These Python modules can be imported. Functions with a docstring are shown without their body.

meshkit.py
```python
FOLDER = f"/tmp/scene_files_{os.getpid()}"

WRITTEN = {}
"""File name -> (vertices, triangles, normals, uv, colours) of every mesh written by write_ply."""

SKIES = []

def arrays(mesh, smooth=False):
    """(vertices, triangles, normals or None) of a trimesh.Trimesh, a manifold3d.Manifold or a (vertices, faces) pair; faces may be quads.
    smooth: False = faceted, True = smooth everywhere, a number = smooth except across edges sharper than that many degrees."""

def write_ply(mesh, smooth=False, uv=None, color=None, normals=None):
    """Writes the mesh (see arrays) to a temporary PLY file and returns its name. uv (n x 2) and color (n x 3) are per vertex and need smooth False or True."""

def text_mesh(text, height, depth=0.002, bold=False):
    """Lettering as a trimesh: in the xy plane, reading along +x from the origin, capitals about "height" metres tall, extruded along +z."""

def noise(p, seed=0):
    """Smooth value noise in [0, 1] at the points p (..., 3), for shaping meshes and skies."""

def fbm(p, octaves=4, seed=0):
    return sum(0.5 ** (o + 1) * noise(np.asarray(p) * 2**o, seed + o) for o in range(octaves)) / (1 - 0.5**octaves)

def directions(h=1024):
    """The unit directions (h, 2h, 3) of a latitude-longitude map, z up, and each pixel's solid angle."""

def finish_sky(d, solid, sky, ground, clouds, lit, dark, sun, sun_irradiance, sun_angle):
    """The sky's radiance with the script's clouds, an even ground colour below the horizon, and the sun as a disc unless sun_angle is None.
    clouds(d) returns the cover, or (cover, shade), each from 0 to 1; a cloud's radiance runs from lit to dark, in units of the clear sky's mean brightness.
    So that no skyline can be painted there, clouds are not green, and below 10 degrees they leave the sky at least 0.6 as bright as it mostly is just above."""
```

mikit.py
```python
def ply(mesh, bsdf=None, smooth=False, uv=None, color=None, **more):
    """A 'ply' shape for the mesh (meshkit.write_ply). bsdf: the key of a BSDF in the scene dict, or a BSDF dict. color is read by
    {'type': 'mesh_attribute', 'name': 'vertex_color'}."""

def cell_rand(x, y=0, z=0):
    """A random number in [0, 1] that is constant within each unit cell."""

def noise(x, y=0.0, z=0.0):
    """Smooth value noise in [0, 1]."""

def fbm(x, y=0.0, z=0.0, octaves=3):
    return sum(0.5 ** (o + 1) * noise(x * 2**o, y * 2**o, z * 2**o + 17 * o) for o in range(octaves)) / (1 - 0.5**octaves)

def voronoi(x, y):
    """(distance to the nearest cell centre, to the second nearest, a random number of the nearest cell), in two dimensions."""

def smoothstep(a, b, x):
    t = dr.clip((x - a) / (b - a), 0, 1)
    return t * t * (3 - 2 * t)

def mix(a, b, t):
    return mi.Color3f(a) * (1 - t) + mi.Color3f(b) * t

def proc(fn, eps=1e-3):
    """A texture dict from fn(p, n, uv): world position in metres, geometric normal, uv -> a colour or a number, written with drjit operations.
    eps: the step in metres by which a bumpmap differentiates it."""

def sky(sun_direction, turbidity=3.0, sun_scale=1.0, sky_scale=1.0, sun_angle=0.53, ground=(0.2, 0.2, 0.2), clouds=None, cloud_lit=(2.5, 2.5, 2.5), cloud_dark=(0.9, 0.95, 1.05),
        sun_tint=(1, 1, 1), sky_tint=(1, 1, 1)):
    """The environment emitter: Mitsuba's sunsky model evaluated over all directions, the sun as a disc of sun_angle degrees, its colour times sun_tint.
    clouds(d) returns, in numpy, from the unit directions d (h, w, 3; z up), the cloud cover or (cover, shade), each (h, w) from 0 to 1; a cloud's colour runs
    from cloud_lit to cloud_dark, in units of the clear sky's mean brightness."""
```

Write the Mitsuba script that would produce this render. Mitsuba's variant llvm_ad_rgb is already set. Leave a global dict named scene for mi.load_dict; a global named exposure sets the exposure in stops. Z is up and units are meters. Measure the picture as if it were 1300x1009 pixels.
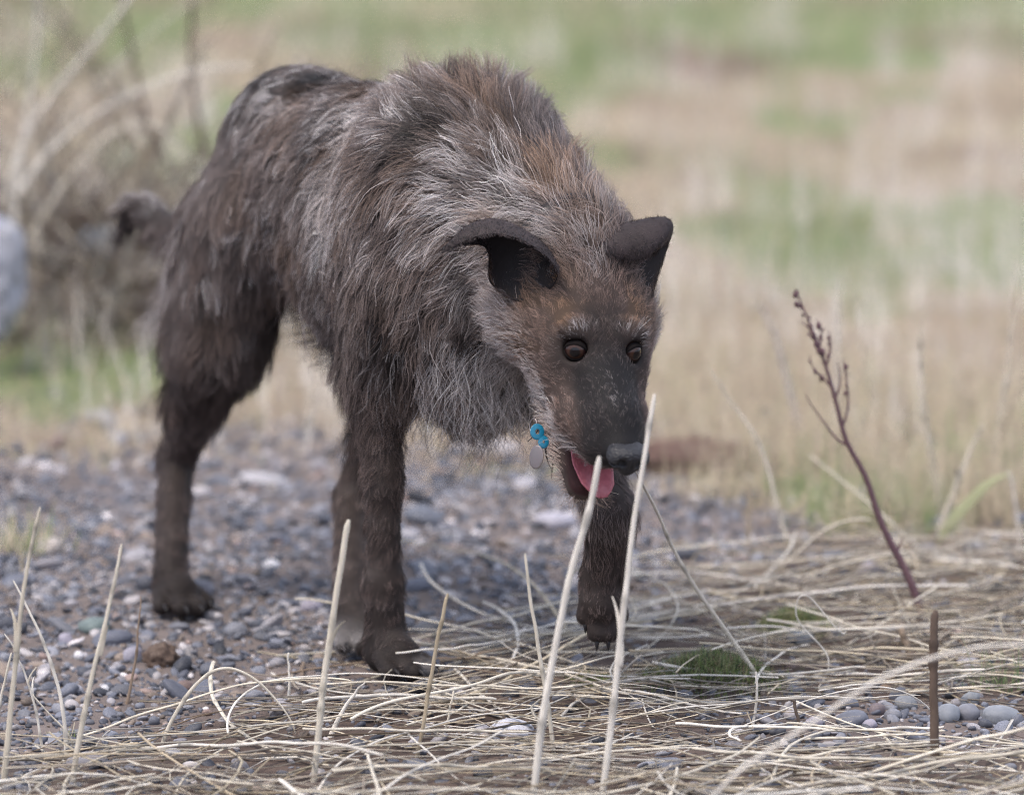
import math, numpy as np, trimesh, mitsuba as mi, drjit as dr, mikit, meshkit
from mikit import proc, fbm, noise, smoothstep, mix, cell_rand
from scipy.spatial import cKDTree
from scipy.interpolate import RectBivariateSpline, CubicSpline
T = mi.ScalarTransform4f
scene, labels = {}, {}
rng = np.random.default_rng(7)

# ------------------------------------------------------------------ camera, light, exposure
CAM = np.array([0.0, -5.5, 1.2]); PITCH = math.radians(9.2); FOC = 6550.0      # focal length in photograph pixels (1300 wide)
FWD = np.array([0, math.cos(PITCH), -math.sin(PITCH)]); UPV = np.array([0, math.sin(PITCH), math.cos(PITCH)])
scene['camera'] = {'type': 'thinlens', 'fov': math.degrees(2 * math.atan(650 / FOC)), 'fov_axis': 'x',
                   'to_world': T().look_at(origin=CAM.tolist(), target=(CAM + FWD).tolist(), up=[0, 0, 1]),
                   'aperture_radius': 0.026, 'focus_distance': 5.36, 'near_clip': 0.1, 'far_clip': 600.0}
scene['sky'] = mikit.sky([-0.35, -0.35, 0.87], turbidity=4, sun_scale=0.38, sun_angle=20, clouds=lambda d: 1.0,
                         sun_tint=(0.92, 0.97, 1.08), cloud_lit=(1.39, 1.52, 1.86), cloud_dark=(0.9, 0.95, 1.05), ground=(0.2, 0.18, 0.16))
exposure = 2.68


def at(px, py, Y):
    """The point of the plane y = Y that a pixel of the photograph shows."""
    d = FWD + (px - 650) / FOC * np.array([1.0, 0, 0]) - (py - 504.5) / FOC * UPV
    return CAM + d * ((Y - CAM[1]) / d[1])


def onground(px, py, z=0.0):
    d = FWD + (px - 650) / FOC * np.array([1.0, 0, 0]) - (py - 504.5) / FOC * UPV
    return CAM + d * ((z - CAM[2]) / d[2])


def unit(v):
    v = np.asarray(v, float)
    return v / (np.linalg.norm(v, axis=-1, keepdims=True) + 1e-12)


used = {}
def numbered(name):
    n = used.get(name, -1) + 1
    used[name] = n
    return name if n == 0 else f'{name}_{n:03d}'


def put(name, mesh, bsdf, label=None, category=None, group=None, kind=None, smooth=40, normals=None, **more):
    key = numbered(name)
    if normals is None:
        scene[key] = mikit.ply(mesh, bsdf, smooth=smooth, **more)
    else:
        scene[key] = {'type': 'ply', 'filename': meshkit.write_ply(mesh, False, None, more['color'], normals=normals), 'face_normals': False, 'bsdf': {'type': 'ref', 'id': bsdf}}
    tag(key, label, category, group, kind)
    return key


def tag(key, label=None, category=None, group=None, kind=None):
    d = {k: v for k, v in (('label', label), ('category', category), ('group', group), ('kind', kind)) if v}
    if d:
        labels[key] = d


def normals_of(v, f):
    n, fn = np.zeros_like(v), np.cross(v[f[:, 1]] - v[f[:, 0]], v[f[:, 2]] - v[f[:, 0]])
    for k in range(3):
        np.add.at(n, f[:, k], fn)
    return unit(n)


def tube(pts, rad, sides=6, cap=True, flat=1.0):
    """A tapered tube through pts (n, 3) with radii rad."""
    p = np.asarray(pts, float)
    rad = np.broadcast_to(np.asarray(rad, float), (len(p),))
    t = unit(np.gradient(p, axis=0))
    ref = np.array([0.0, 0, 1]) if abs(t[0][2]) < 0.8 else np.array([0, 1.0, 0])
    a = np.empty_like(p)
    for i in range(len(p)):
        ref = unit(ref - t[i] * (ref @ t[i]))
        a[i] = ref
    b = np.cross(t, a)
    g = np.arange(sides) * 2 * np.pi / sides
    v = p[:, None] + rad[:, None, None] * (flat * np.cos(g)[None, :, None] * a[:, None] + np.sin(g)[None, :, None] * b[:, None])
    i, j = np.meshgrid(np.arange(len(p) - 1), np.arange(sides), indexing='ij')
    q = np.stack([i * sides + j, i * sides + (j + 1) % sides, (i + 1) * sides + (j + 1) % sides, (i + 1) * sides + j], -1).reshape(-1, 4)
    f = np.vstack([q[:, [0, 1, 2]], q[:, [0, 2, 3]]])
    v = v.reshape(-1, 3)
    if cap:
        n = len(v)
        v = np.vstack([v, p[:1], p[-1:]])
        k = np.arange(sides)
        last = (len(p) - 1) * sides
        f = np.vstack([f, np.stack([k * 0 + n, (k + 1) % sides, k], 1), np.stack([k * 0 + n + 1, last + k, last + (k + 1) % sides], 1)])
    return v, f


def join(parts):
    at_, vs, fs = 0, [], []
    for v, f in parts:
        vs.append(v); fs.append(f + at_); at_ += len(v)
    return np.vstack(vs), np.vstack(fs)


def curve(pts, n=12):
    p = np.asarray(pts, float)
    d = np.r_[0, np.cumsum(np.linalg.norm(np.diff(p, axis=0), axis=1))]
    return CubicSpline(d, p)(np.linspace(0, d[-1], n)) if len(p) > 2 else p[0] + (p[-1] - p[0]) * np.linspace(0, 1, n)[:, None]


def rgb(r, g, b):
    return {'type': 'rgb', 'value': [r, g, b]}


def matte(tex, rough=0.8, spec=0.3, **more):
    return {'type': 'twosided', 'bsdf': {'type': 'principled', 'base_color': tex, 'roughness': rough, 'specular': spec, **more}}


VCOL = {'type': 'mesh_attribute', 'name': 'vertex_color'}
# ------------------------------------------------------------------ the dog: joints, body surface
DO = np.array([-0.056, 0.04, 0.0]); DH = np.array([0.49, -0.872, 0.0]); DL = np.array([0.872, 0.49, 0.0]); DZ = np.array([0, 0, 1.0])
def dog(f, l, z):
    return DO + f * DH + l * DL + z * DZ
def dogc(p):
    q = p - DO
    return q @ DH, q @ DL, q[..., 2]

POLL = at(743, 313, -0.18); NOSE = at(800, 572, -0.355)
HF = unit(NOSE - POLL); HL = unit(np.cross([0, 0, 1.0], HF)); HU = np.cross(HF, HL)
SPIN = math.radians(7)
HL, HU = HL * math.cos(SPIN) - HU * math.sin(SPIN), HU * math.cos(SPIN) + HL * math.sin(SPIN)
def head(x, y, z):
    return POLL + x * HF + y * HL + z * HU
def headc(p):
    q = p - POLL
    return q @ HF, q @ HL, q @ HU

def EYE(s):
    return head(0.126, s * 0.0305, -0.011)
prims = []       # (kind, data, smooth k, group, flow)
def cone(a, b, ra, rb, k, group, flow):
    prims.append(('cone', (np.asarray(a, float), np.asarray(b, float), ra, rb), k, group, unit(flow)))
def ell(c, radii, axes, k, group, flow):
    prims.append(('ell', (np.asarray(c, float), np.asarray(radii, float), np.asarray(axes, float)), k, group, unit(flow)))
DAX = np.array([DH, DL, DZ]); HAX = np.array([HF, HL, HU])
DOWN = -DZ
back = -DH * 0.85 + DOWN * 0.5
# torso
ell(dog(-0.13, 0, 0.458), (0.235, 0.098, 0.160), DAX, 0.05, 'torso', back)
ell(dog(-0.29, 0, 0.517), (0.20, 0.080, 0.100), DAX, 0.07, 'torso', back)
ell(dog(-0.385, 0, 0.522), (0.110, 0.072, 0.105), DAX, 0.06, 'rump', -DH * 0.5 + DOWN)
ell(dog(-0.03, 0, 0.545), (0.12, 0.055, 0.085), DAX, 0.05, 'torso', back)
for s in (-1, 1):
    ell(dog(0.01, s * 0.078, 0.45), (0.085, 0.045, 0.14), DAX, 0.07, 'torso', DOWN - DH * 0.5)
ell(dog(0.045, 0, 0.365), (0.085, 0.068, 0.085), DAX, 0.04, 'chest', DOWN - DH * 0.2)
ell(dog(0.065, 0, 0.415), (0.09, 0.085, 0.105), DAX, 0.04, 'chest', DOWN - DH * 0.2)
# neck
NK0, NK1 = dog(0.0, 0, 0.535), head(-0.005, 0, -0.045)
nd = unit(NK0 - NK1)
cone(NK0, NK1, 0.108, 0.072, 0.05, 'neck', nd * 0.9 + DOWN * 0.35)
cone(dog(0.07, 0, 0.420), head(0.02, 0, -0.085), 0.080, 0.050, 0.05, 'neck', nd * 0.55 + DOWN * 0.7)
# head
back_h = -HF
ell(head(0.055, 0, -0.045), (0.080, 0.062, 0.052), HAX, 0.025, 'head', back_h + HU * 0.1)
ell(head(0.090, 0, -0.040), (0.070, 0.058, 0.044), HAX, 0.02, 'head', back_h)
for s in (-1, 1):
    ell(head(0.100, s * 0.034, -0.052), (0.050, 0.025, 0.034), HAX, 0.02, 'head', back_h + DOWN * 0.35 + HL * s * 0.3)
    ell(head(0.048, s * 0.046, -0.062), (0.052, 0.036, 0.044), HAX, 0.03, 'head', back_h * 0.8 + DOWN * 0.45 + HL * s * 0.6)
    ell(head(0.109, s * 0.029, 0.000), (0.014, 0.019, 0.010), HAX, 0.012, 'head', HL * s * 0.6 + HF * 0.5)     # brow
cone(head(0.120, 0, -0.034), head(0.205, 0, -0.024), 0.034, 0.0250, 0.02, 'muzzle', back_h)
cone(head(0.205, 0, -0.026), head(0.240, 0, -0.024), 0.0260, 0.0200, 0.015, 'muzzle', back_h)
for s in (-1, 1):
    cone(head(0.105, s * 0.031, -0.060), head(0.185, s * 0.0235, -0.052), 0.028, 0.0245, 0.014, 'muzzle', back_h + DOWN * 0.4)
    cone(head(0.185, s * 0.0235, -0.052), head(0.227, s * 0.0135, -0.042), 0.0245, 0.0185, 0.014, 'muzzle', back_h + DOWN * 0.4)   # flews
JT = head(0.216, 0, -0.125)
cone(head(0.06, 0, -0.088), head(0.13, 0, -0.110), 0.042, 0.032, 0.02, 'jaw', back_h + DOWN * 0.6)
for s in (-1, 1):
    cone(head(0.10, s * 0.016, -0.104), JT + HL * s * 0.007, 0.025, 0.014, 0.010, 'jaw', back_h + DOWN * 0.6)
# right foreleg (planted)
RFp = at(497, 850, 0.0); RFp[2] = 0.026
RFc = at(487, 742, 0.01); RFe = dog(-0.035, -0.085, 0.335)
cone(dog(0.02, -0.08, 0.44), RFe, 0.052, 0.038, 0.03, 'foreleg', DOWN - DH * 0.4)
cone(RFe, (RFe + RFc) / 2 + DH * 0.008, 0.033, 0.0185, 0.025, 'foreleg', DOWN - DH * 0.35)
cone((RFe + RFc) / 2 + DH * 0.008, RFc, 0.0185, 0.0185, 0.02, 'foreleg', DOWN - DH * 0.35)
cone(RFc, RFp + DZ * 0.025 - DH * 0.012, 0.0205, 0.021, 0.015, 'foreleg', DOWN - DH * 0.2)
def paw(p, fw, side, group='paw', spread=1.0, flow=None, dn=DOWN):
    """Four toes in front of the pad at p, pointing along fw."""
    fw = unit(fw); fl = DOWN if flow is None else flow
    cone(p - fw * 0.012, p + fw * 0.014, 0.022, 0.023, 0.014, group, fl)
    for s, o, r in ((-1.5, 0.028, 0.0108), (-0.5, 0.046, 0.0118), (0.5, 0.046, 0.0118), (1.5, 0.028, 0.0108)):
        b = p + side * s * 0.0125 * spread + fw * 0.006 + dn * 0.001
        cone(b, p + side * s * 0.0185 * spread + fw * o + dn * 0.011, r, r * 0.95, 0.0035, group, fl)
PAWF = unit(DH + 0.25 * DL)
paw(RFp, PAWF, unit(np.cross(DZ, PAWF)))
# left foreleg (lifted, wrist bent)
LFs = dog(0.03, 0.075, 0.43); LFe = dog(0.085, 0.078, 0.335); LFc = at(776, 655, -0.145); LFp = at(765, 748, -0.115)
cone(LFs, LFe, 0.052, 0.042, 0.03, 'foreleg', DOWN)
cone(LFe, LFc, 0.040, 0.0255, 0.02, 'foreleg', DOWN)
cone(LFc, LFp, 0.0255, 0.0215, 0.015, 'foreleg', DOWN)
LPF = unit(np.array([0.0, -0.30, -0.95]))
paw(LFp, LPF, np.array([1.0, 0.1, 0]), spread=0.66, dn=np.array([0, 0.6, -0.1]))
# hind legs
def hind(hip, stifle, hock, p, g='hindleg', rs=1.0, rump=True):
    cone(hip, stifle, 0.072, 0.054 * rs, 0.04, 'thigh', DOWN * 1.0 - DH * 0.55)
    if rump:
        ell(hip - DH * 0.085 - DZ * 0.085, (0.055, 0.045, 0.09), DAX, 0.05, 'thigh', DOWN * 1.0 - DH * 0.7)
    cone(stifle, stifle + (hock - stifle) * 0.55, 0.050 * rs, 0.029 * rs, 0.03, g, DOWN - DH * 0.3)
    cone(stifle + (hock - stifle) * 0.55, hock, 0.029 * rs, 0.020, 0.02, g, DOWN - DH * 0.2)
    cone(hock, p + DZ * 0.02 - DH * 0.012, 0.020, 0.0185, 0.012, g, DOWN)
RHp = onground(222, 750, 0.026)
hind(dog(-0.396, -0.058, 0.450), dog(-0.43, -0.080, 0.315), dog(-0.560, -0.075, 0.155), RHp)
RHF = unit(np.array([0.42, -0.9, 0]))
paw(RHp, RHF, unit(np.cross(DZ, RHF)))
LHp = onground(452, 798, 0.026)
LHk = at(447, 632, 0.33)
hind(dog(-0.410, 0.060, 0.450), dog(-0.295, 0.088, 0.30), LHk, LHp, rs=0.82, rump=False)
paw(LHp, RHF, unit(np.cross(DZ, RHF)))
# tail
TP = curve([at(300, 232, 0.50), at(272, 256, 0.54), at(246, 282, 0.575), at(224, 296, 0.60), at(204, 288, 0.62), at(187, 267, 0.64), at(169, 264, 0.655), at(160, 288, 0.66)], 11)
tr = np.linspace(0.030, 0.010, 11)
for i in range(10):
    cone(TP[i], TP[i + 1], tr[i], tr[i + 1], 0.012, 'tail', TP[i + 1] - TP[i] + DOWN * 0.004)


def prim_dist(kind, d, p):
    if kind == 'ell':
        c, r, ax = d
        q = (p - c) @ ax.T
        k0 = np.linalg.norm(q / r, axis=-1)
        k1 = np.linalg.norm(q / (r * r), axis=-1)
        return k0 * (k0 - 1.0) / np.maximum(k1, 1e-9)
    a, b, ra, rb = d
    ab = b - a
    t = np.clip(((p - a) @ ab) / (ab @ ab), 0, 1)
    return np.linalg.norm(p - a - t[..., None] * ab, axis=-1) - (ra + (rb - ra) * t)


def surface_nets(F, org, h):
    """Isosurface 0 of the grid F as vertices and triangles, outward facing (F < 0 inside)."""
    neg = F < 0
    nx, ny, nz = F.shape
    cnt = np.zeros((nx - 1, ny - 1, nz - 1), np.int8)
    for a in (0, 1):
        for b in (0, 1):
            for c in (0, 1):
                cnt += neg[a:nx - 1 + a, b:ny - 1 + b, c:nz - 1 + c]
    cells = np.argwhere((cnt > 0) & (cnt < 8))
    idx = np.full(cnt.shape, -1, np.int64)
    idx[tuple(cells.T)] = np.arange(len(cells))
    acc, num = np.zeros((len(cells), 3)), np.zeros(len(cells))
    corners = [(a, b, c) for a in (0, 1) for b in (0, 1) for c in (0, 1)]
    for A in corners:
        for ax in range(3):
            if A[ax]:
                continue
            B = list(A); B[ax] = 1
            fa, fb = F[tuple((cells + A).T)], F[tuple((cells + B).T)]
            on = (fa < 0) != (fb < 0)
            t = np.where(on, fa / np.where(on, fa - fb, 1), 0)
            pos = np.tile(np.array(A, float), (len(cells), 1)); pos[:, ax] += t
            acc += pos * on[:, None]; num += on
    v = org + h * (cells + acc / num[:, None])
    faces = []
    for ax in range(3):
        o1, o2 = (ax + 1) % 3, (ax + 2) % 3
        sl0 = [slice(None)] * 3; sl1 = [slice(None)] * 3
        sl0[ax] = slice(0, -1); sl1[ax] = slice(1, None)
        a, b = neg[tuple(sl0)], neg[tuple(sl1)]
        e = np.argwhere(a != b)
        e = e[(e[:, o1] > 0) & (e[:, o2] > 0) & (e[:, o1] < F.shape[o1] - 1) & (e[:, o2] < F.shape[o2] - 1)]
        def cell(d1, d2):
            c = e.copy(); c[:, o1] -= d1; c[:, o2] -= d2
            return idx[tuple(c.T)]
        q = np.stack([cell(1, 1), cell(0, 1), cell(0, 0), cell(1, 0)], 1)
        flip = ~a[tuple(e.T)]
        q[flip] = q[flip][:, ::-1]
        faces.append(q)
    q = np.vstack(faces)
    return v, np.vstack([q[:, [0, 1, 2]], q[:, [0, 2, 3]]])


def build_body(h=0.0030):
    lo, hi = [], []
    for kind, d, k, g, fl in prims:
        if kind == 'ell':
            r = d[1].max(); lo.append(d[0] - r); hi.append(d[0] + r)
        else:
            r = max(d[2], d[3]); lo.append(np.minimum(d[0], d[1]) - r); hi.append(np.maximum(d[0], d[1]) + r)
    lo, hi = np.array(lo), np.array(hi)
    org = lo.min(0) - 4 * h
    n = np.ceil((hi.max(0) + 4 * h - org) / h).astype(int) + 1
    F = np.full(n, 0.5, np.float32)
    ax = [org[i] + h * np.arange(n[i]) for i in range(3)]
    for (kind, d, k, g, fl), l, u in zip(prims, lo, hi):
        pad = k * 1.6 + 3 * h
        i0 = np.clip(np.floor((l - pad - org) / h).astype(int), 0, n); i1 = np.clip(np.ceil((u + pad - org) / h).astype(int) + 1, 0, n)
        P = np.stack(np.meshgrid(*[ax[i][i0[i]:i1[i]] for i in range(3)], indexing='ij'), -1)
        D = prim_dist(kind, d, P).astype(np.float32)
        S = F[i0[0]:i1[0], i0[1]:i1[1], i0[2]:i1[2]]
        w = np.maximum(k - np.abs(S - D), 0) / k
        S[...] = np.minimum(S, D) - w * w * k * 0.25
    # eye sockets
    for s in (-1, 1):
        c = EYE(s)
        i0 = np.floor((c - 0.03 - org) / h).astype(int); i1 = i0 + int(0.06 / h)
        P = np.stack(np.meshgrid(*[ax[i][i0[i]:i1[i]] for i in range(3)], indexing='ij'), -1)
        D = (0.0120 - np.linalg.norm(P - c, axis=-1)).astype(np.float32)
        S = F[i0[0]:i1[0], i0[1]:i1[1], i0[2]:i1[2]]
        w = np.maximum(0.006 - np.abs(S - D), 0) / 0.006
        S[...] = np.maximum(S, D) + w * w * 0.006 * 0.25
    # the open mouth: a wedge between flews and jaw
    v, f = surface_nets(F, org, h)
    m = trimesh.Trimesh(v, f, process=False)
    trimesh.smoothing.filter_taubin(m, lamb=0.5, nu=0.52, iterations=8)
    return np.array(m.vertices), np.array(m.faces)


bv, bf = build_body()
bn = normals_of(bv, bf)
# ------------------------------------------------------------------ the dog: parts and coat
scene['skin'] = matte(VCOL, 0.75, 0.3)
scene['hair'] = matte(VCOL, 0.55, 0.24)
scene['ear_skin'] = matte(VCOL, 0.7, 0.3)
scene['nose_leather'] = {'type': 'bumpmap', 'arbitrary': {'type': 'proc', **{k: v for k, v in proc(lambda p, n, uv: 0.0014 * fbm(p.x * 700, p.y * 700, p.z * 700, 2), 3e-4).items() if k != 'type'}}, 'scale': 1.0,
                         'bsdf': {'type': 'principled', 'base_color': rgb(0.018, 0.018, 0.022), 'roughness': 0.42, 'specular': 0.5}}
scene['tongue_flesh'] = {'type': 'principled', 'base_color': {**proc(lambda p, n, uv: mix((0.34, 0.085, 0.115), (0.50, 0.17, 0.20), fbm(p.x * 300, p.y * 300, p.z * 300, 3)))}, 'roughness': 0.33, 'specular': 0.5}
scene['eyeball'] = {'type': 'principled', 'base_color': VCOL, 'roughness': 0.07, 'specular': 0.35, 'clearcoat': 0.3, 'clearcoat_gloss': 0.98}
scene['dark_leather'] = matte(rgb(0.02, 0.018, 0.02), 0.5)
scene['blue_enamel'] = matte(rgb(0.008, 0.17, 0.29), 0.25, 0.6)
scene['worn_metal'] = {'type': 'twosided', 'bsdf': {'type': 'roughconductor', 'material': 'Cr', 'alpha': 0.3, 'specular_reflectance': rgb(0.5, 0.46, 0.42)}}

tag('dog', 'shaggy brindle grey dog walking over gravel with head lowered, tongue out and one forepaw lifted', 'dog')


def part(name, mesh, bsdf, label=None, kind=None, color=None, smooth=True, **more):
    return put(f'dog__{name}', mesh, bsdf, label, None, None, kind, smooth=smooth, color=color, **more)


# distances of points to the skeleton, by which the coat knows where it grows
GROUPS = sorted({p[3] for p in prims})
def skeleton(p):
    D = np.stack([prim_dist(k, d, p) for k, d, _, _, _ in prims], 1)
    m = D.min(1, keepdims=True)
    W = np.exp(-(D - m) / 0.016); W /= W.sum(1, keepdims=True)
    flow = W @ np.array([x[4] for x in prims])
    G = {g: W[:, [i for i, x in enumerate(prims) if x[3] == g]].sum(1) for g in GROUPS}
    return flow, G
def ss(a, b, x):
    t = np.clip((x - a) / (b - a), 0, 1)
    return t * t * (3 - 2 * t)
def fb(p, s, seed, o=3):
    return meshkit.fbm(p * s, o, seed)
def mixc(a, b, t):
    return a * (1 - t[:, None]) + np.asarray(b) * t[:, None]
DARK, MID, PALE, TAN, BLACK = (np.array(c) for c in ((0.020, 0.015, 0.0145), (0.146, 0.117, 0.110), (0.55, 0.52, 0.525), (0.20, 0.118, 0.070), (0.013, 0.012, 0.014)))
LEG = np.array([0.082, 0.060, 0.055])


def coat_colour(p, n, G, jit):
    """The coat's own colour at roots p, jit random per hair."""
    f, l, z = dogc(p); x, y, zz = headc(p)
    c = np.tile(MID, (len(p), 1))
    b1 = fb(p * [1, 1, 0.6], 14, 3); b2 = fb(p, 42, 5)
    c = mixc(c, DARK, 0.8 * ss(0.44, 0.66, b1) + 0.3 * ss(0.48, 0.66, b2))
    body = np.clip(G['torso'] + G['neck'] + G['rump'] + G['chest'] + G['thigh'], 0, 1)
    # grey tufts: behind the shoulder, over the croup, on the side of the neck, on the chest
    sh = np.exp(-((f + 0.10 + 0.10 * (0.62 - z)) / 0.045) ** 2) * ss(0.40, 0.5, z)
    cr = np.exp(-((f + 0.36) / 0.06) ** 2 - ((z - 0.60) / 0.05) ** 2)
    nk = G['neck'] * ss(0.60, 0.52, z) * ss(0.05, -0.03, l)
    th = G['thigh'] * ss(-0.44, -0.50, f) * ss(0.25, 0.31, z)
    lowfr = (G['chest'] * ss(0.42, 0.34, z) + G['neck'] * ss(0.42, 0.36, z)) * ss(0.05, 0.13, f)
    pale = np.clip(0.8 * sh + 0.32 * cr + 0.6 * nk * ss(0.43, 0.51, z) + 0.9 * th + 0.8 * lowfr + 0.20, 0, 1)
    c = mixc(c, PALE, body * ss(0.62, 0.35, jit + 0.6 * (1 - pale) - 0.25 + 0.5 * (b2 - 0.5)) * 0.8)
    c = mixc(c, TAN * 0.8, 0.28 * np.clip(G['torso'] + G['neck'] + G['thigh'], 0, 1) * ss(0.50, 0.62, fb(p * [1, 1, 0.5], 24, 61)))
    c = mixc(c, TAN, 0.55 * G['neck'] * ss(0.44, 0.54, z) * ss(0.5, 0.65, fb(p, 20, 8)))
    c = mixc(c, DARK, 0.55 * G['neck'] * ss(0.015, 0.05, l) * ss(0.5, 0.3, jit))
    low = np.clip(G['foreleg'] * ss(0.37, 0.29, z) + G['hindleg'] + G['paw'], 0, 1)
    legc = mixc(np.tile(LEG, (len(p), 1)), MID * 1.05, ss(0.45, 0.75, fb(p * [1, 1, 2.2], 26, 9)) * 0.8)
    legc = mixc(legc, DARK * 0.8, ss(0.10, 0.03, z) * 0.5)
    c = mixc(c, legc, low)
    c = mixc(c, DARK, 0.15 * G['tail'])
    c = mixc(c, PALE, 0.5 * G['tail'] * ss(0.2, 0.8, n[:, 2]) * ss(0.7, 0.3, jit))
    # pale toe tips
    c = mixc(c, PALE, G['paw'] * np.maximum(ss(0.033, 0.020, z) * 0.6 * ss(0.026, 0.040, (p - RFp) @ PAWF) * ss(-0.008, 0.0, (p - RFp) @ np.cross(DZ, PAWF)) * (np.linalg.norm(p - RFp, axis=1) < 0.075), 0.65 * (np.linalg.norm(p - LHp, axis=1) < 0.05) * ss(0.05, 0.02, z)))
    # head
    H = np.clip(G['head'] + G['muzzle'] + G['jaw'], 0, 1)
    h = np.tile(MID * [0.95, 0.80, 0.72], (len(p), 1)) * (0.6 + 0.8 * fb(p, 110, 33))[:, None]
    top = ss(-0.055, -0.02, zz)
    h = mixc(h, TAN * 0.75, ss(0.02, 0.05, x) * ss(0.125, 0.10, x) * (0.10 + 0.55 * ss(0.40, 0.6, fb(p, 40, 12))) * (0.35 + 0.65 * ss(0.012, 0.03, abs(y))))
    h = mixc(h, DARK * 0.9, ss(0.055, 0.10, x) * top * ss(0.030, 0.014, abs(y)) * 0.75)
    h = mixc(h, TAN, ss(0.028, 0.036, abs(y)) * ss(0.052, 0.045, abs(y)) * ss(0.055, 0.075, x) * ss(0.115, 0.10, x) * 0.6)
    h = mixc(h, BLACK * 1.5, ss(0.118, 0.155, x) * ss(-0.060, -0.035, zz) * ss(0.042, 0.030, abs(y)) * 0.9)
    h = mixc(h, MID * 0.9, ss(0.118, 0.150, x) * ss(0.40, 0.25, jit) * 0.7)
    h = mixc(h, PALE * 0.8, ss(0.118, 0.150, x) * ss(0.22, 0.14, jit) * ss(-0.03, -0.055, zz) * 0.6)
    h = mixc(h, BLACK * 1.2, np.exp(-((x - 0.128) / 0.02) ** 2 - ((abs(y) - 0.036) / 0.018) ** 2) * 0.8)
    h = mixc(h, MID * 1.1, ss(0.10, 0.05, x) * ss(-0.045, -0.07, zz) * 0.8)
    streak = np.exp(-(y / 0.011) ** 2) * ss(0.075, 0.03, x)
    h = mixc(h, PALE * 0.9, streak * ss(0.75, 0.3, jit))
    h = mixc(h, PALE * 0.8, np.exp(-((y + 0.002) / 0.005) ** 2) * ss(0.16, 0.18, x) * ss(0.225, 0.20, x) * ss(0.5, 0.3, jit) * 0.5)
    lipl = ss(-0.042, -0.058, zz) * ss(0.09, 0.13, x) * (1 - G['jaw'])
    h = mixc(h, PALE * 0.8, lipl * ss(0.8, 0.25, jit))
    jawp = G['jaw'] * ss(0.9, 0.3, jit)
    h = mixc(h, PALE * [1.0, 0.86, 0.75], jawp * 0.8)
    cheek = ss(0.150, 0.08, x) * ss(-0.02, -0.05, zz)
    h = mixc(h, PALE * 0.85, cheek * ss(0.75, 0.25, jit) * 0.8)
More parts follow.
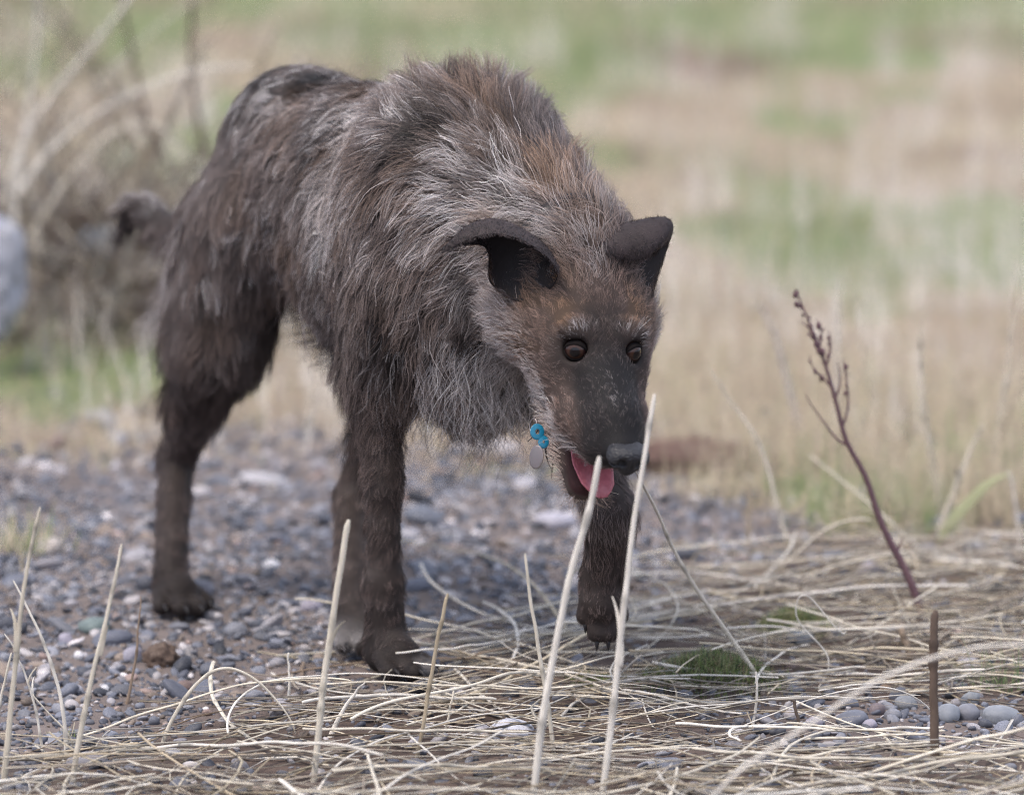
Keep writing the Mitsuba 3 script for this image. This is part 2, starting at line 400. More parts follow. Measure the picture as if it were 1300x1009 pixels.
    brow = np.exp(-((x - 0.1180 + 0.004 * ss(0.03, 0.018, abs(y))) / 0.005) ** 2 - ((abs(y) - 0.031) / 0.015) ** 2)
    h = mixc(h, PALE * 0.85, np.clip(brow * 1.2, 0, 1) * ss(0.7, 0.35, jit))
    return np.clip(mixc(c, h, np.zeros(len(p)) + 0) * (1 - H[:, None]) + h * H[:, None], 0.008, 0.9)


def strands(root, nrm, flow, length, lift, grav, width, col, tipcol, seg=5, clump=30, cl_amt=0.6, wave=0.0, rough=0.25, seed=1):
    """Hairs as tapered ribbons: (vertices, faces, normals, colours)."""
    r = np.random.default_rng(seed)
    N = len(root)
    flow = unit(flow - nrm * (flow * nrm).sum(1, keepdims=True))
    side = np.cross(nrm, flow)
    cen = r.choice(N, max(8, N // clump), replace=False)
    _, ci = cKDTree(root[cen]).query(root)
    turn = r.normal(0, 1, len(cen))[ci] * rough * 1.3 + r.normal(0, 1, N) * rough
    d0 = unit(flow + side * turn[:, None])
    lf = lift * (0.7 + 0.6 * r.random(len(cen))[ci]) + 0.05 * r.normal(size=N)
    ph, fr = r.random(len(cen))[ci] * 6.28, (0.7 + 0.6 * r.random(len(cen)))[ci]
    wav = wave * (0.4 + 1.2 * r.random(len(cen)))[ci]
    L = length * (0.55 + 0.6 * r.random(N)) * (0.8 + 0.4 * r.random(len(cen))[ci])
    pts = [root - nrm * 0.002]
    cur = pts[0]
    curl = r.normal(0, 0.5, len(cen))[ci] + r.normal(0, 0.3, N)
    for i in range(seg):
        t = (i + 0.5) / seg
        d = d0 + nrm * (lf * (1.25 - 1.5 * t * np.minimum(1, grav + 0.4)))[:, None] + np.array([0, 0, -1.0]) * (grav * t * 1.1)[:, None]
        d = d + side * ((wav * np.sin(ph + fr * t * 7.5)) + curl * t * wave * 1.2)[:, None]
        cur = cur + unit(d) * (L / seg)[:, None]
        pts.append(cur)
    P = np.stack(pts, 1)
    # hairs of a clump lean together towards its tip
    C = P[cen][ci] - P[cen][ci][:, :1] + root[cen][ci][:, None] * 0.85 + root[:, None] * 0.15
    t = np.linspace(0, 1, seg + 1)[None, :, None]
    P = P + (C - P) * (cl_amt * ss(0.045, 0.015, np.linalg.norm(root[cen][ci] - root, axis=1)) * (0.5 + 0.7 * r.random(N)))[:, None, None].clip(0, 0.95) * t ** 1.5 * np.minimum(1, L / np.maximum(L[cen][ci], 1e-6))[:, None, None]
    tan = unit(np.gradient(P, axis=1))
    a = unit(np.cross(tan, nrm[:, None]) + 1e-6)
    b = np.cross(tan, a)
    th = r.normal(0, 0.6, N)[:, None, None]
    wv = a * np.cos(th) + b * np.sin(th)
    w = width[:, None, None] * np.linspace(1, 0.30, seg + 1)[None, :, None] * 0.5
    V = np.stack([P - wv * w, P + wv * w], 2).reshape(-1, 3)
    k = 2 * (seg + 1)
    base = (np.arange(N) * k)[:, None, None]
    s = np.arange(seg)[None, :, None] * 2
    F = np.concatenate([base + s + np.array([0, 1, 3]), base + s + np.array([0, 3, 2])], 2).reshape(-1, 3)
    nn = unit(nrm[:, None] * 0.55 + unit(np.cross(wv, tan)) * np.sign((np.cross(wv, tan) * nrm[:, None]).sum(-1, keepdims=True)) * 0.6)
    Nn = np.repeat(nn.reshape(-1, 3), 2, 0)
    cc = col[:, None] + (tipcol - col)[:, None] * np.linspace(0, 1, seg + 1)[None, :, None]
    C3 = np.repeat(cc.reshape(-1, 3), 2, 0)
    return V, F, Nn, C3


def hair_entry(name, parts, bsdf='hair', **more):
    at_, v, f, n, c = 0, [], [], [], []
    for a, b, m, k in parts:
        v.append(a); f.append(b + at_); n.append(m); c.append(k); at_ += len(a)
    key = numbered(name)
    path = meshkit.write_ply((np.vstack(v), np.vstack(f)), False, None, np.vstack(c), normals=np.vstack(n))
    scene[key] = {'type': 'ply', 'filename': path, 'face_normals': False, 'bsdf': {'type': 'ref', 'id': bsdf}}
    tag(key, **more)
    return key


def scatter(v, f, dens, r):
    """Random points over the triangles; dens: relative density per vertex -> (points, normals) (number = area x density)."""
    tri = v[f]
    area = np.linalg.norm(np.cross(tri[:, 1] - tri[:, 0], tri[:, 2] - tri[:, 0]), axis=1) / 2
    w = area * dens[f].mean(1)
    n = int(w.sum())
    k = np.searchsorted(np.cumsum(w) / w.sum(), np.sort(r.random(n))).clip(0, len(f) - 1)
    u = np.sqrt(r.random(n)); t = r.random(n)
    bc = np.stack([1 - u, u * (1 - t), u * t], 1)
    vn = normals_of(v, f)
    return (tri[k] * bc[..., None]).sum(1), unit((vn[f[k]] * bc[..., None]).sum(1))


# skin colours
vflow, vG = skeleton(bv)
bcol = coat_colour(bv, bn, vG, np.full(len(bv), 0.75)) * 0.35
bx, by, bz = headc(bv)
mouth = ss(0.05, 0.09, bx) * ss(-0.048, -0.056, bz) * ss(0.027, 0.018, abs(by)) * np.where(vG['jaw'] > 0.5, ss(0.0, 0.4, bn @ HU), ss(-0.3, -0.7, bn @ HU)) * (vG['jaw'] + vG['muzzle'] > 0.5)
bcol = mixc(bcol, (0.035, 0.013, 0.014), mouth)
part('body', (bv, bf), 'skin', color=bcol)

# the coat
r0 = np.random.default_rng(11)
short = np.clip(vG['muzzle'] + 0.8 * vG['head'] + 0.6 * vG['jaw'], 0, 1)
dens = 118000 * (1 + 2.6 * short) + 50000 * (vG['paw'] + 0.6 * vG['hindleg'] + 0.6 * vG['foreleg'])
dens = dens * (1 - 0.97 * (mouth > 0.35))
ez = np.minimum(*[np.linalg.norm(bv - EYE(s), axis=1) for s in (-1, 1)])
dens = dens * (ez > 0.0118)
dens = dens * (np.linalg.norm((bv - head(0.254, 0, -0.014)) / 1.0, axis=1) > 0.020)
root, nrm = scatter(bv, bf, dens, r0)
flow, G = skeleton(root)
f_, l_, z_ = dogc(root); x_, y_, zz_ = headc(root)
N = len(root); jit = r0.random(N)
cjit = meshkit.noise(root * 75, 21) * 0.65 + jit * 0.35
Hh = np.clip(G['head'] + G['muzzle'] + G['jaw'], 0, 1)
cjit = cjit * (1 - Hh) + Hh * (0.25 * meshkit.noise(root * 140, 22) + 0.75 * jit)
H = np.clip(G['head'] + G['muzzle'] + G['jaw'], 0, 1)
limb = np.clip(G['foreleg'] + G['hindleg'], 0, 1)
length = 0.034 - 0.008 * G['rump'] + 0.012 * G['neck'] + 0.014 * G['chest'] + 0.004 * G['thigh']
under = ss(-0.2, -0.8, nrm[:, 2]) * ss(-0.22, -0.10, f_)
rear = (G['thigh'] + G['hindleg'] * ss(0.17, 0.30, z_)) * ss(0.1, 0.7, -(nrm @ DH))
length = length + 0.052 * rear - 0.012 * G['thigh'] * ss(0.40, 0.30, z_) + 0.012 * G['hindleg'] * ss(0.16, 0.30, z_)
rearf = rear[:, None] * (-DH + [-1.3, 0, 0.2])
length = length * (1 - 0.6 * G['torso'] * ss(-0.14, -0.24, f_) * ss(0.0, -0.6, nrm[:, 2]))
length = length + 0.012 * under * (G['torso'] + G['chest'])
length = length * (1 - 0.28 * (G['chest'] + G['neck'] * ss(0.45, 0.38, z_)))
length = length * (1 - limb) + limb * (0.0145 + 0.016 * ss(0.20, 0.34, z_) + 0.016 * G['hindleg'] * ss(0.16, 0.26, z_) + 0.012 * ss(0.2, 0.8, -(nrm @ DH)))
length = length * (1 - G['paw']) + 0.005 * G['paw']
hl = 0.013 + 0.010 * ss(0.06, 0.0, x_) + 0.026 * ss(0.105, 0.05, x_) * ss(-0.02, -0.05, zz_)
hl = hl * (1 - ss(0.115, 0.15, x_)) + (0.0105 + 0.004 * ss(-0.03, -0.055, zz_)) * ss(0.115, 0.15, x_)
hl = hl + 0.006 * np.exp(-((x_ - 0.118) / 0.007) ** 2 - ((abs(y_) - 0.030) / 0.013) ** 2)
hl = hl + 0.008 * np.exp(-((zz_ + 0.066) / 0.012) ** 2) * ss(0.10, 0.14, x_) + 0.014 * G['jaw']
length = length * (1 - H) + hl * H
lift = 0.40 - 0.14 * (G['rump'] + G['thigh']) + 0.25 * G['neck'] + 0.06 * limb - 0.12 * H + 0.3 * H * ss(0.105, 0.06, x_) * ss(-0.02, -0.05, zz_)
ridge = ss(0.55, 0.9, nrm[:, 2]) * (G['neck'] + G['torso'] * ss(-0.10, 0.0, f_))
lift = lift + 0.55 * ridge + 0.45 * rear
grav = 0.55 + 0.25 * (G['chest'] + G['thigh']) - 0.4 * ridge - 0.35 * H - 0.25 * G['paw']
wave = 0.22 + 0.18 * (G['chest'] + G['thigh'] + under) - 0.2 * H - 0.15 * limb
width = (0.00074 + 0.00012 * G['torso']) * (1 - 0.34 * H - 0.10 * limb)
fl = flow + 0.55 * (np.stack([meshkit.noise(root * 16, 31 + i) for i in range(3)], 1) - 0.5) * (1 - 0.6 * H)[:, None]
fl = fl + 0.8 * rearf
for s_ in (-1, 1):
    de = root - EYE(s_); fl = fl + unit(de) * (1.6 * np.exp(-(np.linalg.norm(de, axis=1) / 0.020) ** 2))[:, None]
near_eye = np.minimum(*[np.linalg.norm(root - EYE(s_), axis=1) for s_ in (-1, 1)])
length = length * (0.25 + 0.75 * ss(0.012, 0.020, near_eye))
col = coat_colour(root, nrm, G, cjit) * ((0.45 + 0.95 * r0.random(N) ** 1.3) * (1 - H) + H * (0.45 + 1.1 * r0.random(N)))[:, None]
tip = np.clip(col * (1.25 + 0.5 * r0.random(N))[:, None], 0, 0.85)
long_ = H < 0.5
pieces = []
for sel, seg, cl, ca, ro, sd in ((long_, 5, 26, 0.58, 0.28, 3), (~long_, 4, 9, 0.45, 0.27, 4)):
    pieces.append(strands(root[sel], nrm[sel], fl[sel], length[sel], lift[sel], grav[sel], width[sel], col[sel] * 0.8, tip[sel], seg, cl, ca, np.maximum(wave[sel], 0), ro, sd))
# loose curls: belly and chest fringe, feathering behind the thigh, stray tufts
fr = (G['chest'] * ss(0.45, 0.36, z_) + G['neck'] * ss(0.45, 0.38, z_) + under * G['torso'] + 1.0 * G['thigh'] * ss(0.2, 0.8, -(nrm @ DH)) + G['hindleg'] * ss(0.3, 0.9, -(nrm @ DH)) * ss(0.16, 0.25, z_) + 0.5 * G['foreleg'] * ss(0.22, 0.32, z_) * ss(0.0, 0.7, -(nrm @ DH)) + 0.45 * G['neck'] + 0.30 * G['torso'] + 0.25 * G['rump']) * (H < 0.3)
fr = fr + 0.25 * limb * (z_ > 0.17) + 0.8 * G['chest'] * ss(0.40, 0.34, z_)
pick = r0.random(N) < 0.13 * fr
n2 = pick.sum()
pieces.append(strands(root[pick], nrm[pick], fl[pick], (0.066 + 0.02 * fr[pick].clip(0, 1)) * (1 - 0.5 * limb[pick]), np.full(n2, 0.5), np.full(n2, 1.1), np.full(n2, 0.0007), col[pick], np.clip(tip[pick] * 1.15, 0, 0.85), 9, 9, 0.7, np.full(n2, 0.75), 0.35, 5))
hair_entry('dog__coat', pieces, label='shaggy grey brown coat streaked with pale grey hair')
print('hairs', N, n2, sum(len(p[1]) for p in pieces))

# long whiskers and loose hairs under the jaw
wr = np.random.default_rng(5)
wl = []
for i in range(26):
    s = wr.choice([-1, 1]); x0 = wr.uniform(0.175, 0.225)
    p0 = head(x0, s * 0.030, -0.045 - 0.012 * wr.random()); d = unit(HL * s * 1.0 - HF * wr.uniform(0.1, 0.8) + HU * wr.uniform(-0.8, 0.3))
    ln = wr.uniform(0.02, 0.045)
    wl.append(tube(curve([p0, p0 + d * ln * 0.5, p0 + d * ln + DOWN * ln * 0.15], 6), np.linspace(0.00028, 0.0001, 6), 3))
part('whiskers', join(wl), 'pale_hair', 'fine pale whiskers on the muzzle')
scene['pale_hair'] = matte(rgb(0.4, 0.37, 0.38), 0.5)
bl = []
for i in range(7):
    p0 = head(wr.uniform(0.05, 0.15), wr.uniform(-0.035, -0.01), -0.125); ln = wr.uniform(0.03, 0.05)
    bl.append(tube(curve([p0, p0 + DOWN * ln * 0.5 + [wr.uniform(-.01, .004), 0, 0], p0 + DOWN * ln + [wr.uniform(-.02, .006), 0, 0]], 7), np.linspace(0.0014, 0.0004, 7), 4))
part('beard_tufts', join(bl), 'dark_leather', 'thin dark wet tufts hanging under the jaw')

# eyes
for s in (-1, 1):
    e = unit(HF * 0.74 + HL * (s * 0.48 + 0.06) + HU * 0.46 + np.array([0.0, -0.15, 0.0])); c = EYE(s) - e * 0.0026
    m = trimesh.creation.icosphere(4, 0.0120)
    ang = np.arccos(np.clip(m.vertices / 0.0120 @ e, -1, 1))
    ec = mixc(np.tile([0.006, 0.005, 0.006], (len(ang), 1)), (0.042, 0.018, 0.011), ss(0.42, 0.52, ang))
    ec = mixc(ec, (0.02, 0.008, 0.008), ss(0.72, 0.82, ang))
    k = part('eye', (m.vertices + c, m.faces), 'eyeball', 'dark brown eye', color=ec)
    a = unit(np.array([1.0, 0, -0.12]) - e * (e @ np.array([1.0, 0, -0.12]))); b = np.cross(e, a)
    b = b if b[2] > 0 else -b
    nu, nv = 40, 7
    U = np.linspace(0, 2 * np.pi, nu, endpoint=False)[:, None]; R = np.linspace(0, 1, nv)[None]
    hx = 1.12 * np.sign(np.cos(U)) * abs(np.cos(U)) ** 1.15; hy = np.where(np.sin(U) > 0, 0.66, 0.62) * np.sin(U) * np.abs(np.sin(U)) ** 0.35
    q = 1.0 + 0.62 * R
    X, Y = hx * 1.02 * (1 - R) + 1.30 * np.cos(U) * R, hy * (1 - R) + 1.20 * np.sin(U) * R
    rr = np.sqrt(X * X + Y * Y) + 1e-9
    rad = 0.0120 + 0.0004 + 0.0011 * np.sin(np.clip(R * 5.0, 0, np.pi)) + 0 * U
    pnt = c + rad[..., None] * (np.sin(rr)[..., None] * (X / rr)[..., None] * a + np.sin(rr)[..., None] * (Y / rr)[..., None] * b + np.cos(rr)[..., None] * e)
    i, j = np.meshgrid(np.arange(nu), np.arange(nv - 1), indexing='ij')
    qd = np.stack([i * nv + j, ((i + 1) % nu) * nv + j, ((i + 1) % nu) * nv + j + 1, i * nv + j + 1], -1).reshape(-1, 4)
    scene[k + '__eyelid'] = mikit.ply((pnt.reshape(-1, 3), np.vstack([qd[:, [0, 1, 2]], qd[:, [0, 2, 3]]])), 'eyelid_skin', smooth=True)
scene['eyelid_skin'] = matte(rgb(0.012, 0.010, 0.010), 0.9, 0.05)

# nose
def small_sdf(fn, lo, hi, h):
    n = np.ceil((np.asarray(hi) - lo) / h).astype(int) + 1
    P = np.stack(np.meshgrid(*[lo[i] + h * np.arange(n[i]) for i in range(3)], indexing='ij'), -1)
    return surface_nets(fn(P).astype(np.float32), np.asarray(lo, float), h)
def smin(a, b, k):
    w = np.maximum(k - abs(a - b), 0) / k
    return np.minimum(a, b) - w * w * k * 0.25
def elld(P, c, r):
    q = (P - c); k0 = np.linalg.norm(q / r, axis=-1); k1 = np.linalg.norm(q / np.square(r), axis=-1)
    return k0 * (k0 - 1) / np.maximum(k1, 1e-9)
def nose_fn(P):
    d = elld(P, np.array([0, 0, 0.0]), np.array([0.017, 0.0185, 0.0140]))
    for s in (-1, 1):
        d = smin(d, elld(P, np.array([0.004, s * 0.0115, -0.003]), np.array([0.011, 0.0085, 0.0095])), 0.004)
    d = smin(d, elld(P, np.array([0.006, 0, -0.010]), np.array([0.008, 0.009, 0.010])), 0.005)
    for s in (-1, 1):
        d = -smin(-d, elld(P, np.array([0.0155, s * 0.0088, -0.0045]), np.array([0.007, 0.0042, 0.0048])), 0.003)
        d = -smin(-d, elld(P, np.array([0.010, s * 0.0165, -0.008]), np.array([0.008, 0.005, 0.0022])), 0.002)
    d = -smin(-d, -(P[..., 2] - 0.0085 - 0.10 * (P[..., 0])), 0.006)
    return -smin(-d, elld(P, np.array([0.020, 0, -0.010]), np.array([0.006, 0.0012, 0.014])), 0.002)
nv_, nf_ = small_sdf(nose_fn, np.array([-0.024, -0.026, -0.026]), np.array([0.026, 0.026, 0.022]), 0.0012)
nm = trimesh.Trimesh(nv_, nf_, process=False); trimesh.smoothing.filter_taubin(nm, iterations=6)
NC = head(0.2510, 0.003, -0.0135)
nm.vertices *= 1.12
nw = NC + nm.vertices[:, :1] * unit(HF + 0.42 * HU) + nm.vertices[:, 1:2] * HL + nm.vertices[:, 2:] * unit(HU - 0.42 * HF)
part('nose', (nw, nm.faces), 'nose_leather', 'moist black nose')

# tongue
tp = curve([head(0.11, 0, -0.080), head(0.16, 0, -0.088), head(0.205, 0, -0.100), head(0.232, 0.004, -0.106), head(0.238, 0.007, -0.111)], 22)
tw = np.interp(np.linspace(0, 1, 22), [0, 0.4, 0.75, 0.92, 1], [0.018, 0.021, 0.0225, 0.018, 0.007])
tt = unit(np.gradient(tp, axis=0)); tu = unit(np.cross(tt, HL))
tu = np.where((tu @ HU)[:, None] < 0, -tu, tu)
vs = []
for g in np.linspace(0, 2 * np.pi, 20, endpoint=False):
    ca, sa = np.cos(g), np.sin(g)
    groove = 0.0035 * np.exp(-(ca / 0.35) ** 2) * (sa > 0)
    vs.append(tp + HL * (tw * ca)[:, None] + tu * (0.0042 * sa - groove + 0.004 * ca * ca))
vs = np.stack(vs, 1)
i, j = np.meshgrid(np.arange(21), np.arange(20), indexing='ij')
qd = np.stack([i * 20 + j, i * 20 + (j + 1) % 20, (i + 1) * 20 + (j + 1) % 20, (i + 1) * 20 + j], -1).reshape(-1, 4)
tv = np.vstack([vs.reshape(-1, 3), tp[-1:] + tt[-1] * 0.003]); k = np.arange(20)
tf = np.vstack([qd[:, [0, 1, 2]], qd[:, [0, 2, 3]], np.stack([k * 0 + len(tv) - 1, 21 * 20 + k, 21 * 20 + (k + 1) % 20], 1)])
part('tongue', (tv, tf), 'tongue_flesh', 'pink tongue hanging out of the open mouth')

# ears
def ear_sheet(rows, Yb, thick=0.0020, n=34):
    g = np.array([[at(a, b, Yb + c) for a, b, c in row] for row in rows])
    s0, s1 = np.linspace(0, 1, g.shape[0]), np.linspace(0, 1, g.shape[1])
    U, V = np.linspace(0, 1, n), np.linspace(0, 1, n)
    P = np.stack([RectBivariateSpline(s0, s1, g[..., q], kx=min(3, len(s0) - 1), ky=min(3, len(s1) - 1), s=0)(U, V) for q in range(3)], -1)
    du, dv = np.gradient(P, axis=0), np.gradient(P, axis=1)
    nn = unit(np.cross(du, dv))
    edge = np.minimum(1, 6 * np.minimum(V, 1 - V))[None, :, None] * np.minimum(1, 6 * (1 - U))[:, None, None]
    a, b = P + nn * thick * 0.5 * (0.25 + 0.75 * edge), P - nn * thick * 0.5 * (0.25 + 0.75 * edge)
    v = np.vstack([a.reshape(-1, 3), b.reshape(-1, 3)]); M = n * n
    i, j = np.meshgrid(np.arange(n - 1), np.arange(n - 1), indexing='ij')
    q = np.stack([i * n + j, (i + 1) * n + j, (i + 1) * n + j + 1, i * n + j + 1], -1).reshape(-1, 4)
    f = [q[:, [0, 1, 2]], q[:, [0, 2, 3]], q[:, [0, 2, 1]] + M, q[:, [0, 3, 2]] + M]
    rim = np.r_[np.arange(n), np.arange(1, n) * n + n - 1, (n - 1) * n + np.arange(n - 2, -1, -1), np.arange(n - 2, 0, -1) * n]
    nx = np.roll(rim, -1)
    f += [np.stack([rim, nx + M, rim + M], 1), np.stack([rim, nx, nx + M], 1)]
    return v, np.vstack(f), P, nn
EARS = [([[(708, 350, 0.0), (692, 372, 0.012), (666, 382, 0.015), (648, 378, 0.015), (634, 364, 0.02)],
          [(704, 340, -0.004), (682, 345, 0.022), (655, 352, 0.030), (632, 352, 0.024), (620, 342, 0.010)],
          [(704, 336, 0.0), (682, 324, 0.030), (655, 314, 0.038), (630, 312, 0.032), (614, 313, 0.020)],
          [(707, 334, 0.004), (687, 309, 0.022), (660, 291, 0.026), (620, 281, 0.026), (574, 315, 0.014)],
          [(710, 347, -0.010), (692, 324, -0.014), (663, 305, -0.016), (622, 297, -0.008), (568, 319, 0.006)]], -0.240, 'right'),
        ([[(764, 318, -0.020), (798, 345, -0.012), (815, 365, -0.004), (826, 392, 0.012)],
          [(762, 302, -0.010), (804, 304, 0.012), (826, 330, 0.012), (832, 362, 0.020)],
          [(766, 290, -0.006), (810, 281, 0.012), (847, 283, 0.022), (838, 335, 0.028)],
          [(764, 302, -0.022), (810, 293, -0.012), (846, 291, 0.000), (837, 318, 0.022)],
          [(772, 324, -0.030), (810, 330, -0.022), (828, 322, -0.016), (834, 322, 0.016)]], -0.180, 'left')]
for rows, Yb, which in EARS:
    v, f, P, nn = ear_sheet(rows, Yb)
    inside = np.r_[np.ones(len(P) ** 2), np.zeros(len(P) ** 2)]
    toward = np.sign((nn.reshape(-1, 3) @ -FWD).mean())
    inside = inside if toward > 0 else 1 - inside
    ec = mixc(np.tile([0.036, 0.027, 0.028], (len(v), 1)) * (0.35 + 1.3 * fb(v, 70, 4))[:, None], (0.016, 0.013, 0.014), inside)
    k = part('ear', (v, f), 'ear_skin', 'folded dark ear on the image left' if False else None, color=ec)
    er = np.random.default_rng(3)
    ew = np.where(inside > 0.5, 120000.0, 620000.0)
    rt, rn = scatter(v, f, ew, er)
    _, nnx = cKDTree(v).query(rt)
    tipd = unit(P[-1].mean(0) - P[0].mean(0))
    tipdir = np.gradient(P, axis=0).reshape(-1, 3); tipdir = np.vstack([tipdir, tipdir])[nnx]
    cc = ec[nnx] * (0.8 + 0.8 * er.random(len(rt)))[:, None]
    insd = inside[nnx]
    uu = np.tile(np.repeat(np.linspace(0, 1, len(P)), len(P)), 2)[nnx]
    basew = ss(0.45, 0.0, uu)
    vv = np.tile(np.tile(np.linspace(0, 1, len(P)), len(P)), 2)[nnx]
    rim_ = np.clip(ss(0.90, 0.98, uu) + ss(0.08, 0.02, vv) + ss(0.92, 0.98, vv), 0, 1)
    cc = cc * (0.45 + 1.3 * er.random((len(rt), 1)) ** 2)
    cc = mixc(cc, PALE * 0.45, insd * basew * ss(0.6, 0.9, er.random(len(rt))))
    cc = mixc(cc, TAN * 0.8, (1 - insd) * ss(0.5, 0.0, uu) * ss(0.4, 0.8, er.random(len(rt))))
    hair_entry(k + '__fuzz', [strands(rt, rn, tipdir, 0.0062 + 0.016 * insd * basew * er.random(len(rt)) + 0.006 * rim_ * er.random(len(rt)), np.full(len(rt), 0.27), np.zeros(len(rt)), np.full(len(rt), 0.00050), cc, np.clip(cc * 1.5, 0, 0.6), 3, 10, 0.45, np.zeros(len(rt)), 0.4, 6)])

# lower teeth
for q in range(7):
    for s in (-1, 1):
        t = q / 6.0
        b = head(0.145 + 0.060 * t, s * (0.020 - 0.008 * t), -0.098 - 0.014 * t)
        hgt = 0.0075 if q == 6 else 0.0042
        part('tooth', tube(np.array([b, b + HU * hgt * 0.6 - HF * 0.0005, b + HU * hgt]), np.array([0.0022, 0.0017, 0.0004]), 7), 'tooth_ivory')
scene['tooth_ivory'] = matte(rgb(0.62, 0.58, 0.48), 0.3, 0.5)

# claws
for pp, fw, sd, dn in ((RFp, PAWF, unit(np.cross(DZ, PAWF)), DOWN), (RHp, RHF, unit(np.cross(DZ, RHF)), DOWN), (LHp, RHF, unit(np.cross(DZ, RHF)), DOWN), (LFp, LPF, np.array([0.66, 0.07, 0]), np.array([0, 0.6, -0.1]))):
    for s, o in ((-1.5, 0.036), (-0.5, 0.055), (0.5, 0.055), (1.5, 0.036)):
        b = pp + sd * s * 0.0185 + unit(fw) * o + dn * 0.008
        part('claw', tube(curve([b, b + unit(fw) * 0.006 + dn * 0.002, b + unit(fw) * 0.011 + dn * 0.007], 5), np.array([0.0026, 0.0024, 0.0019, 0.0012, 0.0004]), 8), 'dark_leather')

# collar with its tags, mostly lost in the neck fur
cc0 = head(0.015, 0, -0.075); cax = unit(nd + DOWN * 0.1)
ca_ = unit(np.cross(cax, [1.0, 0, 0.2])); cb_ = np.cross(cax, ca_)
TAGP = at(683, 545, -0.262)
g = np.linspace(0, 2 * np.pi, 49)
ringp = []
for q in g:
    d = ca_ * math.cos(q) + cb_ * math.sin(q)
    lo_, hi_ = 0.0, 0.2
    for _ in range(24):                       # the neck's surface in this direction
        mid = (lo_ + hi_) / 2
        dd = min(float(prim_dist(k, dt, (cc0 + d * mid)[None])[0]) for k, dt, _, gr, _ in prims if gr in ('neck', 'head', 'jaw'))
        lo_, hi_ = (mid, hi_) if dd < 0 else (lo_, mid)
    ringp.append(cc0 + d * (lo_ + 0.005))
part('collar', tube(np.array(ringp), 0.0065, 8, flat=0.35), 'dark_leather', 'thin dark collar hidden in the neck fur')
def disc(c, rx, ry, nrm_, up, th, nseg=28, hole=0.0):
    up = unit(up - nrm_ * (up @ nrm_)); sd = np.cross(up, nrm_)
    g = np.linspace(0, 2 * np.pi, nseg, endpoint=False)
    prof = [(hole, 0), (hole, 1), (0.82, 1), (0.97, 0.55), (1.0, 0), (0.97, -0.55), (0.82, -1), (hole, -1), (hole, 0)]
    v = np.concatenate([c + np.outer(np.cos(g) * rx * a, sd) + np.outer(np.sin(g) * ry * a, up) + nrm_ * th * 0.5 * b for a, b in prof])
    i, j = np.meshgrid(np.arange(len(prof) - 1), np.arange(nseg), indexing='ij')
    q = np.stack([i * nseg + j, i * nseg + (j + 1) % nseg, (i + 1) * nseg + (j + 1) % nseg, (i + 1) * nseg + j], -1).reshape(-1, 4)
    return v, np.vstack([q[:, [0, 1, 2]], q[:, [0, 2, 3]]])
tn = unit(np.array([0.25, -0.9, 0.25])); tup = np.array([0.1, 0, 1.0])
part('collar__blue_tag', join([disc(at(682, 548, -0.268), 0.0075, 0.0085, tn, tup, 0.003, hole=0.34), disc(at(690, 561, -0.269), 0.0058, 0.0068, tn, tup, 0.003, hole=0.25)]), 'blue_enamel', 'bright blue enamel tag', smooth=40)
part('collar__metal_disc', disc(at(681, 580, -0.272), 0.0085, 0.0125, unit(np.array([-0.5, -0.8, 0.1])), tup, 0.0018), 'worn_metal', 'dull grey metal disc', smooth=40)
tg = np.linspace(0, 2 * np.pi, 25)
part('collar__ring', tube(np.array([at(677, 540, -0.262) + 0.007 * (np.cos(q) * np.array([0.5, -0.5, 0.1]) + np.sin(q) * np.array([0.1, 0.1, 1.0])) for q in tg]), 0.0009, 6), 'worn_metal')
# ------------------------------------------------------------------ the ground
def ground_z(x, y):
    p = np.stack([np.asarray(x, float), np.asarray(y, float), np.zeros_like(np.asarray(x, float))], -1)
    far = ss(1.2, 5.0, p[..., 1])
    z = (meshkit.fbm(p * 2.2, 3, 40) - 0.5) * (0.020 + 0.10 * far) + (meshkit.fbm(p * 14, 3, 41) - 0.5) * (0.010 + 0.02 * far)
    return z - 0.004


def litter_mask(x, y):
    """1 where straw litter covers the gravel."""
    n = meshkit.fbm(np.stack([x * 5, y * 5, x * 0], -1), 2, 44) - 0.5
    m = ss(-0.10, 0.10, x - (-0.30 + 0.68 * (y + 0.2)) + 0.22 * n)
    hole = np.exp(-(((x - 0.42) / 0.17) ** 2 + ((y + 0.24) / 0.12) ** 2))          # bare pebbles at the right
    moss = sum(np.exp(-(((x - a) / b) ** 2 + ((y - c) / d) ** 2)) for a, b, c, d in ((0.207, 0.05, 0.0, 0.05), (0.302, 0.035, 0.27, 0.04)))
    return m * (1 - 0.9 * np.clip(hole * 1.3, 0, 1)) * (1 - 0.6 * np.clip(moss, 0, 1)) * (1 - 0.85 * np.exp(-((x + 0.105) / 0.07) ** 2 - ((y + 0.03) / 0.06) ** 2)) * ss(1.0, 0.7, y)


def grass_mask(x, y):
    n = meshkit.fbm(np.stack([x * 2.5, y * 2.5, x * 0], -1), 3, 45) - 0.5
    return ss(1.15, 2.0, y + 0.9 * n + 0.9 * ss(0.10, 0.5, x))


